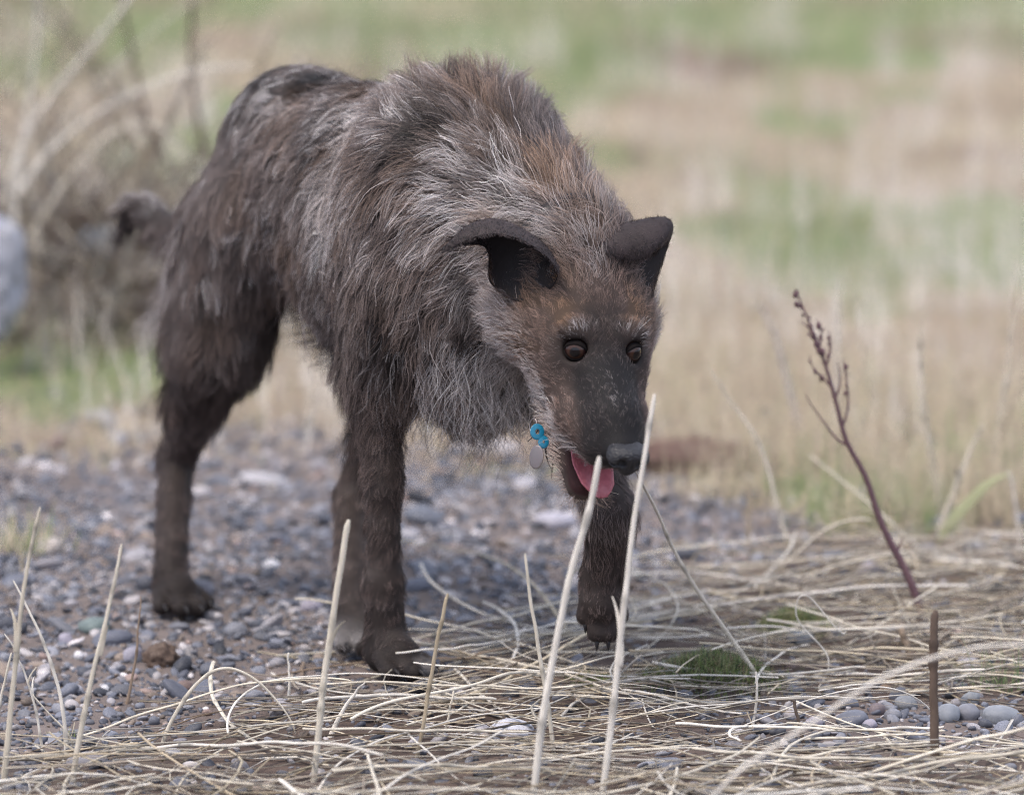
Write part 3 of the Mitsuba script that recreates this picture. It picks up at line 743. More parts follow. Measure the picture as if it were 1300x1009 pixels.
gx = np.r_[-150, -60, -25, -10, -5, np.arange(-3, -1.2, 0.08), np.arange(-1.2, 1.2, 0.018), np.arange(1.2, 3.01, 0.08), 5, 10, 25, 60, 150]
gy = np.r_[-40, -15, -7, -4, -2.5, np.arange(-1.6, 2.4, 0.018), np.arange(2.4, 10, 0.06), np.arange(10, 20, 0.5), 25, 35, 60, 100, 180, 300]
X, Y = np.meshgrid(gx, gy, indexing='ij')
gv = np.stack([X, Y, ground_z(X, Y)], -1).reshape(-1, 3)
i, j = np.meshgrid(np.arange(len(gx) - 1), np.arange(len(gy) - 1), indexing='ij')
nY = len(gy)
gq = np.stack([i * nY + j, (i + 1) * nY + j, (i + 1) * nY + j + 1, i * nY + j + 1], -1).reshape(-1, 4)
litter = litter_mask(gv[:, 0], gv[:, 1]); grassy = grass_mask(gv[:, 0], gv[:, 1])
fargreen = ss(4.5, 9, gv[:, 1]) * ss(0.3, 0.6, meshkit.fbm(gv * [0.9, 0.5, 0], 3, 46))
gc = np.tile([0.14, 0.118, 0.112], (len(gv), 1)) * (0.65 + 0.7 * meshkit.fbm(gv * [30, 30, 0], 3, 47))[:, None]
gc = mixc(gc, (0.085, 0.062, 0.052), litter * 0.8)
gc = mixc(gc, (0.23, 0.185, 0.135), grassy * (0.55 + 0.45 * meshkit.fbm(gv * [5, 3, 0], 3, 48)))
gpatch = meshkit.fbm(gv * [1.7, 0.8, 0], 3, 52) + 0.75 * (meshkit.fbm(gv * [4.5, 2, 0], 2, 53) - 0.5) + 0.24 * ss(4.5, 9.0, gv[:, 1]) + 0.025 - 0.14 * ss(7.0, 3.6, gv[:, 1]) - 0.07 * ss(3.5, 2.0, gv[:, 1])
gc = mixc(gc, (0.11, 0.15, 0.065), grassy * ss(0.50, 0.57, gpatch) * 0.85)
gc = mixc(gc, (0.13, 0.085, 0.075), grassy * ss(0.60, 0.68, meshkit.fbm(gv * [3.0, 1.6, 0], 3, 59)) * 0.8)
scene['earth'] = {'type': 'twosided', 'bsdf': {'type': 'principled', 'base_color': VCOL, 'roughness': 0.95, 'specular': 0.15}}
put('ground', (gv, np.vstack([gq[:, [0, 1, 2]], gq[:, [0, 2, 3]]])), 'earth', kind='structure', smooth=True, color=gc)

# ------------------------------------------------------------------ pebbles
def stone_proto(sub, seed):
    m = trimesh.creation.icosphere(sub, 1.0)
    v = np.array(m.vertices)
    v = v * (0.82 + 0.40 * meshkit.fbm(v * 1.3 + seed * 7.3, 2, seed))[:, None]
    return v, np.array(m.faces)


STONE = np.array([[0.135, 0.143, 0.175], [0.095, 0.102, 0.13], [0.19, 0.195, 0.225], [0.26, 0.25, 0.27], [0.20, 0.16, 0.135], [0.06, 0.064, 0.08], [0.50, 0.47, 0.48], [0.28, 0.21, 0.19], [0.34, 0.32, 0.33]])
STONEP = np.array([0.23, 0.20, 0.15, 0.10, 0.07, 0.13, 0.045, 0.02, 0.055])
scene['stone'] = {'type': 'twosided', 'bsdf': {'type': 'principled', 'roughness': 0.6, 'specular': 0.35,
                  'base_color': VCOL}}
gr = np.random.default_rng(21)


def pebbles(n, r0_, r1_, sub, keep, seed):
    r = np.random.default_rng(seed)
    y = r.uniform(-1.0, 2.2, n); x = r.uniform(-1, 1, n) * (0.105 * (y + 5.5) + 0.55)
    ok = (r.random(n) < keep(x, y)); x, y = x[ok], y[ok]; n = len(x)
    protos = [stone_proto(sub, s) for s in range(6)]
    R = r0_ * (r1_ / r0_) ** (r.random(n) ** 1.6)
    which = r.integers(0, 6, n)
    vs, fs, cs, o = [], [], [], 0
    for k, (v, f) in enumerate(protos):
        s = which == k; m = s.sum()
        q = unit(r.normal(size=(m, 4)))
        yaw = r.random(m) * 6.283
        sc = R[s][:, None] * np.stack([r.uniform(0.9, 1.5, m), r.uniform(0.7, 1.05, m), r.uniform(0.42, 0.8, m)], 1)
        P = v[None] * sc[:, None]
        tl = r.normal(0, 0.25, (m, 2))
        P = np.stack([P[..., 0], P[..., 1], P[..., 2] + tl[:, :1] * P[..., 0] + tl[:, 1:] * P[..., 1]], -1)
        c, sn = np.cos(yaw)[:, None], np.sin(yaw)[:, None]
        P = np.stack([P[..., 0] * c - P[..., 1] * sn, P[..., 0] * sn + P[..., 1] * c, P[..., 2]], -1)
        P = P + np.stack([x[s], y[s], ground_z(x[s], y[s]) + sc[:, 2] * r.uniform(0.0, 0.6, m)], -1)[:, None]
        col = STONE[r.choice(len(STONE), m, p=STONEP / STONEP.sum())] * r.uniform(0.55, 1.4, (m, 1))
        cv = col[:, None] * (0.85 + 0.3 * meshkit.noise(v * 3, k))[None, :, None]
        vs.append(P.reshape(-1, 3)); cs.append(cv.reshape(-1, 3))
        fs.append((f[None] + (np.arange(m) * len(v))[:, None, None]).reshape(-1, 3) + o); o += m * len(v)
    return np.vstack(vs), np.vstack(fs), np.vstack(cs)


bare = lambda x, y: (1 - 0.72 * litter_mask(x, y)) * (1 - 0.93 * grass_mask(x, y)) * ss(2.2, 1.5, y)
gp = [pebbles(52000, 0.0022, 0.0050, 0, bare, 1), pebbles(12000, 0.005, 0.009, 1, bare, 2), pebbles(750, 0.010, 0.017, 1, bare, 3)]
put('gravel', (np.vstack([g[0] for g in gp]), np.vstack([g[1] + o for g, o in zip(gp, np.cumsum([0] + [len(g[0]) for g in gp[:-1]]))])), 'stone',
    'blue grey pebble gravel with brown grit under the dog', 'gravel', None, 'stuff', smooth=True, color=np.vstack([g[2] for g in gp]))


def pebble(px, py, rx, ry, col, label, group=None, seed=0, name='pebble'):
    """One stone lying at a place of the ground, rx and ry its half width and half height in photograph pixels there."""
    g0 = onground(px, py + ry * 0.5); s = (g0[1] - CAM[1]) / FOC
    v, f = stone_proto(2 if name == 'pebble' else 3, seed + 11)
    if name != 'pebble':
        v = v * (0.55 + 0.9 * meshkit.fbm(v * 2.6, 4, seed))[:, None]
    r = np.random.default_rng(seed + 100)
    v = v * [rx * s * 1.08, rx * s * r.uniform(0.7, 1.1), ry * s * 1.25]
    a = r.normal(0, 0.25); v = np.stack([v[:, 0] * math.cos(a) - v[:, 1] * math.sin(a), v[:, 0] * math.sin(a) + v[:, 1] * math.cos(a), v[:, 2] + r.normal(0, 0.12) * v[:, 0]], 1)
    n = meshkit.fbm(v * 160 + seed, 3, seed)[:, None]
    put(name, (v + [g0[0], g0[1], float(ground_z(g0[0], g0[1])) + ry * s * 0.55], f), 'stone', label, 'pebble' if name == 'pebble' else 'clod', group, smooth=True, color=np.asarray(col) * (0.72 + 0.56 * n))


SL, DK, PL, GB, LV, BR, WH, GN = STONE[2], STONE[5] * 1.3, STONE[6], STONE[0], (0.33, 0.31, 0.37), (0.25, 0.18, 0.13), (0.62, 0.61, 0.64), (0.15, 0.19, 0.19)
PEB = [
    (1082, 908, 19, 9, GB, 'long flat slate grey pebble at the bottom right left of the others'), (1104, 914, 9, 6, LV, 'small lilac grey pebble touching the long flat slate pebble'),
    (1113, 899, 11, 8, (0.17, 0.14, 0.15), 'brownish grey rounded pebble behind the long flat slate pebble'), (1133, 905, 10, 7, SL, 'mid grey pebble between the flat slate pebble and the thick brown stub'),
    (1150, 888, 14, 9, (0.20, 0.21, 0.23), 'grey oval pebble left of the thick brown stub'), (1140, 872, 11, 8, GB, 'dark blue grey pebble above the grey oval pebble by the stub'),
    (1203, 906, 15, 12, (0.21, 0.225, 0.255), 'smooth round grey pebble just right of the thick brown stub'), (1228, 903, 15, 11, SL, 'smooth egg shaped grey pebble second right of the brown stub'),
    (1231, 885, 12, 9, (0.22, 0.235, 0.26), 'grey pebble lying behind the egg shaped pebble'), (1271, 905, 24, 12, (0.22, 0.235, 0.265), 'largest flat grey pebble near the bottom right corner'),
    (1292, 912, 8, 8, GB, 'small slate pebble in the bottom right corner'), (1250, 915, 9, 6, DK, 'small dark pebble in front of the largest flat pebble'),
    (1005, 905, 9, 7, PL, 'pale round pebble half under straw right of the bottom centre'), (1033, 914, 10, 7, LV, 'pale lilac pebble beside the short brown stub'),
    (1080, 891, 10, 6, GB, 'slate pebble under a straw above the long flat pebble'), (1125, 863, 8, 5, BR, 'ochre brown pebble among dark pebbles on the right'),
    (1073, 853, 8, 6, DK, 'dark pebble under crossing straws on the right'), (1050, 867, 8, 5, SL, 'grey pebble under the straw mat on the right'),
    (1103, 717, 13, 9, LV, 'lilac grey stone in the straw beside the purple weed stem'), (1017, 804, 17, 9, (0.15, 0.17, 0.20), 'flat grey stone beside the small moss cushion'),
    (1071, 745, 17, 7, DK, 'dark stone deep in the straw left of the weed stem'), (1278, 782, 13, 7, SL, 'grey pebble by the right edge in the straw'),
    (120, 796, 19, 10, GN, 'long greenish grey pebble on the left between two straws'), (62, 690, 18, 11, (0.40, 0.36, 0.33), 'pale beige stone near the left edge behind the tall straws'),
    (84, 812, 9, 8, LV, 'lilac pebble left of the greenish pebble'), (100, 828, 6, 5, WH, 'small white pebble below the lilac pebble on the left'),
    (166, 828, 14, 10, (0.27, 0.26, 0.31), 'tilted pale lilac pebble left of the brown clod'), (133, 868, 6, 5, WH, 'small white pebble in front of the left gravel'),
    (98, 866, 8, 6, (0.36, 0.36, 0.40), 'pale grey pebble near the bottom left straws'), (185, 745, 12, 10, DK, 'dark round pebble left of the hind paw'),
    (10, 790, 13, 9, DK, 'dark pebble at the left edge of the picture'), (705, 664, 24, 11, (0.36, 0.35, 0.40), 'pale lilac grey stone on the gravel left of the lifted paw'),
    (338, 604, 30, 10, (0.36, 0.35, 0.37), 'long pale flat stone far behind between the legs'), (540, 657, 24, 11, (0.12, 0.13, 0.16), 'dark slate stone right of the planted foreleg'),
    (395, 764, 13, 8, LV, 'pale lilac pebble left of the planted foreleg'), (345, 715, 10, 6, WH, 'whitish pebble in the gravel between hind leg and foreleg'),
    (545, 790, 22, 10, (0.085, 0.095, 0.12), 'large dark slate pebble right of the planted paw'), (650, 920, 26, 10, (0.52, 0.53, 0.60), 'pale bluish white pebble at the bottom centre under straw'),
    (130, 525, 20, 9, (0.30, 0.30, 0.32), 'blurred grey stone far left behind the hind leg'), (618, 562, 40, 9, (0.34, 0.31, 0.31), 'long pale stone far behind under the chest fringe'),
    (262, 745, 10, 8, (0.26, 0.26, 0.30), 'grey pebble right of the hind paw'), (470, 702, 0, 0, None, None),
    (575, 835, 12, 6, GB, 'slate pebble in the straw right of the planted paw'), (300, 800, 14, 8, SL, 'blue grey pebble in the gravel before the hind paw'),
    (235, 862, 10, 7, (0.18, 0.13, 0.12), 'reddish brown pebble in front of the brown clod'), (20, 850, 11, 8, (0.24, 0.24, 0.28), 'grey pebble among the bottom left straws'),
]
for k, (a, b, rx, ry, c, lab) in enumerate(PEB):
    if rx:
        pebble(a, b, rx, ry, c, lab, seed=k)
pebble(205, 832, 20, 15, (0.105, 0.072, 0.056), 'crumbly brown clod of earth on the gravel before the hind paw', seed=71, name='earth_clod')

# ------------------------------------------------------------------ straw lying about
scene['straw'] = matte(VCOL, 0.55, 0.35)
STRAW = np.array([[0.47, 0.405, 0.30], [0.58, 0.53, 0.445], [0.40, 0.33, 0.235], [0.64, 0.60, 0.54], [0.29, 0.245, 0.20], [0.52, 0.47, 0.385]])
sr = np.random.default_rng(33)


def stalk_mesh(pts, r0_, r1_, col, sides=6, n=12, bend=0.0, seed=0):
    p = curve(pts, n)
    r = np.random.default_rng(seed)
    p = p + np.cumsum(r.normal(0, 0.0007, p.shape), 0) * np.linspace(0, 1, n)[:, None]
    t = np.linspace(0, 1, 3 * n)
    p = CubicSpline(np.linspace(0, 1, n), p)(t)
    ring = np.zeros(3 * n); length = np.linalg.norm(np.diff(p, axis=0), axis=1).sum()
    for q in range(int(length / 0.09 + r.random())):             # the nodes, each with a slight kink and a sheath edge
        u = r.uniform(0.08, 0.95); ring += np.exp(-((t - u) * length / 0.004) ** 2)
        p = p + np.maximum(t - u, 0)[:, None] * r.normal(0, 0.022, 3) * length
    rad = np.linspace(r0_, r1_, 3 * n) * (1 + 0.35 * np.clip(ring, 0, 1) + r.normal(0, 0.03, 3 * n))
    rad[-1] *= 0.55
    v, f = tube(p, rad, sides, flat=r.uniform(0.55, 0.85))
    rv = np.r_[np.repeat(ring, sides), 0, 0].clip(0, 1)
    c = np.asarray(col) * (0.62 + 0.62 * meshkit.fbm(v * [420, 420, 45], 3, seed) + 0.15 * meshkit.noise(v * 30, seed))[:, None] * (1 - 0.45 * rv)[:, None]
    return v, f, np.clip(c, 0, 0.85)


def straw_litter(n, seed):
    r = np.random.default_rng(seed)
    vs, fs, cs, o = [], [], [], 0
    while n > 0:
        y = r.uniform(-0.95, 0.95); x = r.uniform(-1, 1) * (0.105 * (y + 5.5) + 0.30)
        m = float(litter_mask(np.array([x]), np.array([y]))[0])
        near = 0.05 * float(ss(-0.12, -0.30, np.array(y)))
        if r.random() > max(m, near):
            continue
        n -= 1
        L = r.uniform(0.07, 0.42) * (0.6 + 0.4 * m); a = r.normal(0.28, 0.6) if r.random() < 0.75 else r.uniform(-1.6, 1.6)
        k = r.normal(0, 1.4); t = np.linspace(-0.5, 0.5, 8)
        ang = a + k * t * L * 2
        P = np.stack([np.cumsum(np.cos(ang)) * L / 8, np.cumsum(np.sin(ang)) * L / 8], 1); P -= P.mean(0); P += [x, y]
        h0 = r.uniform(0.002, 0.006 + 0.026 * m) ; tilt = r.normal(0, 0.055)
        z = ground_z(P[:, 0], P[:, 1]) + np.maximum(0.003, h0 + tilt * t * L + r.normal(0, 0.05) * L * (0.25 - t * t))
        w = 0.0007 + 0.0017 * r.random() ** 1.6
        v, f = tube(np.column_stack([P, z]), np.linspace(w, w * r.uniform(0.4, 1), 8), 4, cap=False, flat=0.6 if r.random() < 0.7 else 0.22)
        c = (STRAW[r.integers(0, 6)] if r.random() < 0.8 else np.array([[0.17, 0.125, 0.09], [0.24, 0.21, 0.18]])[r.integers(0, 2)]) * (0.4 + 0.8 * r.random() ** 0.7)
        vs.append(v); fs.append(f + o); cs.append(np.tile(c, (len(v), 1)) * (0.85 + 0.3 * r.random((len(v), 1)))); o += len(v)
    return np.vstack(vs), np.vstack(fs), np.vstack(cs)


v, f, c = straw_litter(1750, 5)
put('straw_litter', (v, f), 'straw', 'mat of pale dry straw lying over the stones', 'straw', None, 'stuff', smooth=True, color=c)


lr = np.random.default_rng(77)
made = 0
while made < 105:
    y = lr.uniform(-0.75, 0.85); x = lr.uniform(-1, 1) * (0.100 * (y + 5.5) + 0.05)
    if lr.random() > float(litter_mask(np.array([x]), np.array([y]))[0]) + 0.05 * (y < -0.15):
        continue
    L = lr.uniform(0.14, 0.48); a = lr.normal(0.25, 0.6); kk = lr.normal(0, 1.2); t = np.linspace(-0.5, 0.5, 12)
    ang = a + kk * t * L * 2
    P = np.stack([np.cumsum(np.cos(ang)) * L / 12, np.cumsum(np.sin(ang)) * L / 12], 1); P += [x - P[:, 0].mean(), y - P[:, 1].mean()]
    zz = ground_z(P[:, 0], P[:, 1]) + np.maximum(0.006, lr.uniform(0.012, 0.034) + lr.normal(0, 0.09) * t * L + lr.normal(0.02, 0.10) * L * (0.25 - t * t))
    w = 0.0012 + 0.0014 * lr.random() ** 1.5
    v, f, c = stalk_mesh(np.column_stack([P, zz]), w, w * lr.uniform(0.5, 1), STRAW[lr.choice([1, 3, 5, 0, 3, 1])] * lr.uniform(0.85, 1.2), 6, 14, seed=made)
    put('fallen_straw', (v, f), 'straw', 'long pale straw lying across the top of the straw mat', 'straw', 'straws lying on top of the mat', smooth=True, color=c)
    made += 1


def stalk(name, pts, Y, w0, w1, col, label, cat='dry stalk', group=None, seed=0, n=14, sides=7, base=True):
    """A stalk through pixels pts of the photograph standing at depth Y (one number or one per point); w0, w1 its full widths in pixels at the foot and the tip."""
    Ys = np.broadcast_to(np.asarray(Y, float), (len(pts),))
    P = np.array([at(a, b, y) for (a, b), y in zip(pts, Ys)])
    if base:
        P[0, 2] = float(ground_z(P[0, 0], P[0, 1])) - 0.004
    s = (Ys.mean() + 5.5) / FOC * (0.34 if Ys.mean() < -0.25 or Ys.mean() > 2 else 0.44)
    v, f, c = stalk_mesh(P, w0 * s, w1 * s, col, sides, n, seed=seed)
    key = put(name, (v, f), 'straw', label, cat, group, smooth=True, color=c)
    if name in ('straw_stalk', 'tall_straw') and seed % 3 != 1 and w0 > 5:          # a dry leaf sheath peeling off the stalk
        r = np.random.default_rng(seed + 500)
        Q = curve(P, 40); i0 = r.integers(12, 24); a = r.random() * 6.28; out = np.array([math.cos(a), math.sin(a), 0.3]) * r.uniform(0.008, 0.028)
        t = np.linspace(0, 1, 10)[:, None]
        S = Q[i0] * (1 - t) + (Q[min(39, i0 + 7)]) * t + out * t ** 1.8 - [0, 0, 0.014] * t ** 3
        v, f = tube(S, np.interp(t[:, 0], [0, 0.3, 1], [w0 * s * 1.1, w0 * s * 0.9, w0 * s * 0.15]), 6, flat=0.25)
        scene[key + '__leaf_sheath'] = mikit.ply((v, f), 'straw', smooth=True, color=np.clip(np.asarray(col) * (0.6 + 0.5 * meshkit.fbm(v * [300, 300, 60], 3, seed))[:, None], 0, 0.8))
    return key


S0, S1, S2, S3, S4 = STRAW[0], STRAW[1], STRAW[2], STRAW[3], STRAW[4]
BRN, PUR = (0.11, 0.078, 0.06), (0.105, 0.055, 0.070)
UP = [  # (name, pixels from foot to tip, depth, widths, colour, label)
    ('straw_stalk', [(398, 985), (410, 880), (425, 760), (437, 662)], -0.46, 13, 12, S1, 'thick pale straw stalk cut square, standing before the planted foreleg'),
    ('straw_stalk', [(676, 1000), (692, 890), (716, 760), (742, 650), (751, 588)], -0.56, 15, 12, S3, 'thick blurred straw stalk rising in front of the tongue'),
    ('straw_stalk', [(762, 1000), (783, 870), (806, 720), (828, 610), (847, 514)], -0.56, 14, 9, S3, 'tall pale stalk rising past the lifted paw to right of the nose'),
    ('straw_stalk', [(527, 965), (545, 862), (556, 800), (569, 758)], -0.36, 8, 7, S2, 'short tan stalk right of the planted paw'),
    ('straw_stalk', [(703, 960), (690, 860), (672, 765), (660, 697)], -0.34, 9, 6, S1, 'thin stalk leaning left below the jaw'),
    ('straw_stalk', [(92, 985), (112, 885), (138, 790), (165, 690)], -0.46, 12, 6, S1, 'long leaning straw stalk in the left foreground'),
    ('straw_stalk', [(4, 985), (15, 880), (28, 765), (51, 648)], -0.46, 13, 6, STRAW[5], 'tall straw stalk nearest the left edge'),
    ('straw_stalk', [(84, 955), (74, 870), (52, 800), (20, 733)], -0.33, 9, 4, S3, 'pale stalk leaning left across the leftmost tall stalk'),
    ('straw_stalk', [(56, 950), (42, 885), (24, 832), (8, 803)], -0.33, 6, 3, S3, 'short curved pale stalk at bottom left'),
    ('straw_stalk', [(90, 950), (60, 900), (42, 870), (54, 845)], -0.33, 4, 3, S1, 'small crooked straw at bottom left between taller ones'),
    ('straw_stalk', [(-10, 930), (6, 870), (18, 826)], -0.30, 7, 4, S1, 'short stalk leaning right at the left edge'),
    ('thin_stem', [(160, 893), (170, 850), (178, 800), (183, 752)], -0.10, 5, 2, (0.27, 0.20, 0.15), 'thin brown stem standing before the dark pebble on the left'),
    ('straw_stalk', [(365, 890), (367, 845), (366, 826)], -0.14, 5, 3, S3, 'tiny upright pale straw tip in front of the gravel'),
    ('straw_stalk', [(418, 935), (438, 893), (456, 866)], -0.27, 12, 3, S3, 'broad white pointed blade before the planted paw'),
    ('brown_stub', [(1187, 985), (1187, 905), (1188, 840), (1190, 776)], -0.42, 19, 15, BRN, 'thick dark brown broken stem standing at bottom right'),
    ('brown_stub', [(1022, 945), (1014, 915), (1005, 886)], -0.30, 8, 6, (0.10, 0.075, 0.06), 'short dark brown stub at bottom right among pale pebbles'),
    ('brown_stub', [(1158, 835), (1150, 815), (1141, 797)], 0.08, 11, 10, (0.26, 0.20, 0.15), 'short grey brown broken stub below the purple weed'),
    ('bent_straw', [(690, 1480), (800, 1150), (900, 985), (970, 918), (1040, 860), (1105, 806), (1200, 756), (1300, 733), (1420, 715)], -0.95, 15, 9, S3, 'wide blurred straw blade arching across the bottom right corner', ),
    ('bent_straw', [(205, 925), (240, 880), (285, 849), (340, 875), (378, 930)], -0.28, 9, 3, S1, 'bent straw forming an arch at bottom left of centre'),
    ('bent_straw', [(971, 848), (917, 797), (859, 716), (822, 642), (797, 598)], [-0.02, -0.04, -0.06, -0.08, -0.1], 8, 4, S1, 'long straw slanting from the moss up to the nose'),
    ('bent_straw', [(728, 776), (675, 738), (618, 704), (565, 694), (513, 684)], [0.25, 0.35, 0.5, 0.6, 0.68], 6, 4, S0, 'tan bent straw lying on gravel between the forelegs'),
    ('bent_straw', [(1037, 828), (1018, 795), (1010, 772), (1016, 757), (1040, 772), (1072, 800)], -0.02, 5, 3, S3, 'hooped white straw standing over the small moss cushion'),
    ('bent_straw', [(1195, 878), (1120, 872), (1010, 895), (900, 940)], [-0.2, -0.24, -0.28, -0.33], 5, 3, S3, 'straw bowed low across the pebbles at bottom right'),
    ('straw_stalk', [(905, 700), (950, 745), (1020, 690), (1105, 646)], 0.55, 5, 4, S1, 'straw crossing the purple weed stem from lower left'),
    ('straw_stalk', [(1185, 712), (1105, 641), (1065, 608), (1022, 575)], [0.7, 0.72, 0.74, 0.78], 7, 4, S1, 'straw leaning left behind the purple weed stem'),
    ('straw_stalk', [(1012, 700), (985, 640), (958, 562), (926, 517), (896, 478)], 0.72, 8, 3, S1, 'tall bent straw leaning left over the gravel on the right'),
    ('straw_stalk', [(951, 690), (949, 620), (946, 556)], 0.80, 6, 3, S2, 'upright tan straw beside the tall bent straw'),
    ('straw_stalk', [(973, 690), (978, 640), (985, 585)], 0.75, 3, 1.5, S4, 'hair thin upright stem right of the tan straw'),
    ('straw_stalk', [(1024, 600), (1008, 520), (995, 465), (965, 380)], 1.55, 10, 4, (0.45, 0.41, 0.40), 'blurred grey straw leaning left behind the purple weed'),
    ('straw_stalk', [(1190, 640), (1180, 560), (1170, 490), (1167, 412)], 1.00, 9, 6, STRAW[5], 'upright buff stalk right of the purple weed'),
    ('straw_stalk', [(1256, 625), (1266, 560), (1274, 490), (1277, 330)], 1.15, 6, 3, S1, 'tall thin pale stalk near the right edge'),
    ('straw_stalk', [(1055, 610), (1062, 500), (1066, 420), (1071, 340)], 1.45, 6, 4, S3, 'blurred thin upright stalk behind the top of the weed'),
    ('straw_stalk', [(1110, 600), (1105, 500), (1090, 410), (1070, 350)], 1.50, 4, 2, S1, 'faint curved stalk right of the weed top'),
    ('straw_stalk', [(1190, 680), (1205, 640), (1222, 590), (1243, 537)], 0.88, 11, 4, S1, 'broad stalk leaning right beside the pale green leaf'),
    ('straw_stalk', [(1296, 700), (1290, 650), (1282, 601)], 0.80, 5, 4, S3, 'short pale straw under the tip of the green leaf'),
    ('straw_stalk', [(1240, 640), (1262, 580), (1285, 520), (1310, 470)], 1.10, 5, 2, S4, 'dull stalk leaning out of the right edge'),
    ('straw_stalk', [(560, 930), (575, 890), (578, 875)], -0.28, 5, 4, S1, 'tiny straw stub before the planted paw'),
    ('straw_stalk', [(955, 905), (960, 880), (958, 850)], -0.22, 5, 3, S3, 'tiny upright straw right of the large moss cushion'),
    ('straw_stalk', [(30, 720), (22, 690), (12, 660)], 0.55, 6, 2, S0, 'blurred short straw at the left edge beside the green tuft'),
]
for k, row in enumerate(UP):
    stalk(*row[:5], row[5], row[6], cat='straw' if 'straw' in row[0] else 'stem', seed=k) if False else stalk(row[0], row[1], row[2], row[3], row[4], row[5], row[6], cat={'thin_stem': 'stem', 'brown_stub': 'stem'}.get(row[0], 'straw'), seed=k)


# pale green leaf
lp = curve([at(*q, 0.82) for q in ((1192, 690), (1210, 660), (1228, 640), (1250, 618), (1284, 601))], 12)
lw = np.interp(np.linspace(0, 1, 12), [0, 0.3, 0.7, 1], [0.004, 0.0075, 0.006, 0.001])
lt = unit(np.gradient(lp, axis=0)); ls = unit(np.cross(lt, [0.3, -0.9, 0.4])); ln_ = np.cross(ls, lt)
lv = np.concatenate([lp - ls * lw[:, None], lp + ln_ * 0.0012, lp + ls * lw[:, None], lp - ln_ * 0.0006])
k = np.arange(11)
lf = np.vstack([np.stack([a * 12 + k, b * 12 + k, b * 12 + k + 1], 1) for a, b in ((0, 1), (1, 2), (2, 3), (3, 0))] + [np.stack([a * 12 + k, b * 12 + k + 1, a * 12 + k + 1], 1) for a, b in ((0, 1), (1, 2), (2, 3), (3, 0))])
put('grass_leaf', (lv, lf), 'straw', 'broad pale green leaf arching right of the purple weed', 'leaf', smooth=50, )
scene['grass_leaf']['bsdf'] = {'type': 'ref', 'id': 'leaf_green'}
scene['leaf_green'] = matte(rgb(0.42, 0.44, 0.26), 0.6)

# purple weed: stem and its branches as parts
wY = 0.33
used['dead_weed'] = 0
tag('dead_weed', 'leaning purple brown dead weed with small bud clusters near its top', 'weed')
scene['weed_stem'] = matte(proc(lambda p, n, uv: mix((0.085, 0.045, 0.060), (0.17, 0.10, 0.11), fbm(p.x * 200, p.y * 200, p.z * 90, 3))), 0.6)
def weed_part(nm, pts, w0, w1, nn=14, Y=wY):
    P = np.array([at(a, b, Y) for a, b in pts]); s = (Y + 5.5) / FOC * 0.5
    put('dead_weed__' + nm, tube(curve(P, nn), np.linspace(w0 * s, w1 * s, nn), 7), 'weed_stem', smooth=True)
weed_part('stem', [(1172, 790), (1162, 755), (1150, 725), (1133, 693), (1113, 648), (1097, 601), (1076, 563), (1066, 530), (1058, 498), (1046, 458), (1034, 425), (1020, 392), (1009, 366)], 12, 2, 30)
BR_ = [[(1076, 565), (1060, 555), (1047, 537), (1030, 514), (1022, 500)], [(1070, 540), (1076, 520), (1074, 478), (1070, 455)], [(1058, 498), (1045, 480), (1035, 470), (1028, 452)], [(1060, 505), (1066, 485), (1063, 460)],
       [(1046, 458), (1040, 440), (1024, 424)], [(1048, 465), (1054, 445), (1052, 420)], [(1036, 430), (1028, 418), (1016, 408)], [(1040, 440), (1042, 420), (1036, 405)], [(1024, 400), (1018, 392), (1012, 388)], [(1140, 706), (1143, 690), (1148, 680)]]
for q, b in enumerate(BR_):
    weed_part('branch', b, 3.6, 1.4, 9, wY + (0.02 if q % 2 else -0.02) * 0)
wr2 = np.random.default_rng(8)
for q in range(34):
    b = BR_[q % 9] if q % 3 else [(1058, 498), (1046, 458), (1034, 425), (1020, 392), (1009, 366)]
    t = wr2.uniform(0.2, 1.0) * (len(b) - 1); i0 = min(int(t), len(b) - 2); w_ = t - i0
    c_ = at(b[i0][0] * (1 - w_) + b[i0 + 1][0] * w_ + wr2.normal(0, 2), b[i0][1] * (1 - w_) + b[i0 + 1][1] * w_ + wr2.normal(0, 2), wY + wr2.normal(0, 0.004))
    m = trimesh.creation.icosphere(1, 1.0)
    put('dead_weed__bud', (m.vertices * wr2.uniform(0.0014, 0.0032) * [1, 1, 1.5] + c_, m.faces), 'weed_stem', smooth=True)

# ------------------------------------------------------------------ moss, tufts and the grass beyond
def blades(x, y, h, w, lean, col, seed, seg=3, curl=0.6, z=None):
    """Standing grass blades as tapered ribbons -> vertices, faces, colours."""
    r = np.random.default_rng(seed); n = len(x)
    a = r.random(n) * 6.283; ln = np.abs(r.normal(0, 1, n)) * lean
    d = np.stack([np.cos(a) * ln, np.sin(a) * ln, np.ones(n)], 1); d = unit(d)
    P = [np.stack([x, y, (ground_z(x, y) if z is None else z) - 0.004], 1)]
    for i in range(seg):
        dd = unit(d + np.stack([np.cos(a), np.sin(a), -0.5 * np.ones(n)], 1) * (curl * ln * (i + 0.5) / seg)[:, None])
        P.append(P[-1] + dd * (h / seg)[:, None])
    P = np.stack(P, 1)
    b = a + r.normal(1.57, 0.5, n)
    sd = np.stack([np.cos(b), np.sin(b), 0 * b], 1)[:, None] * (w[:, None] * np.linspace(1, 0.25, seg + 1)[None])[..., None] * 0.5
    V = np.stack([P - sd, P + sd], 2).reshape(-1, 3)
    base = (np.arange(n) * 2 * (seg + 1))[:, None, None]; s = np.arange(seg)[None, :, None] * 2
    F = np.concatenate([base + s + np.array([0, 1, 3]), base + s + np.array([0, 3, 2])], 2).reshape(-1, 3)
    C = np.repeat(col * 0.70, 2 * (seg + 1), 0)
    return V, F, C


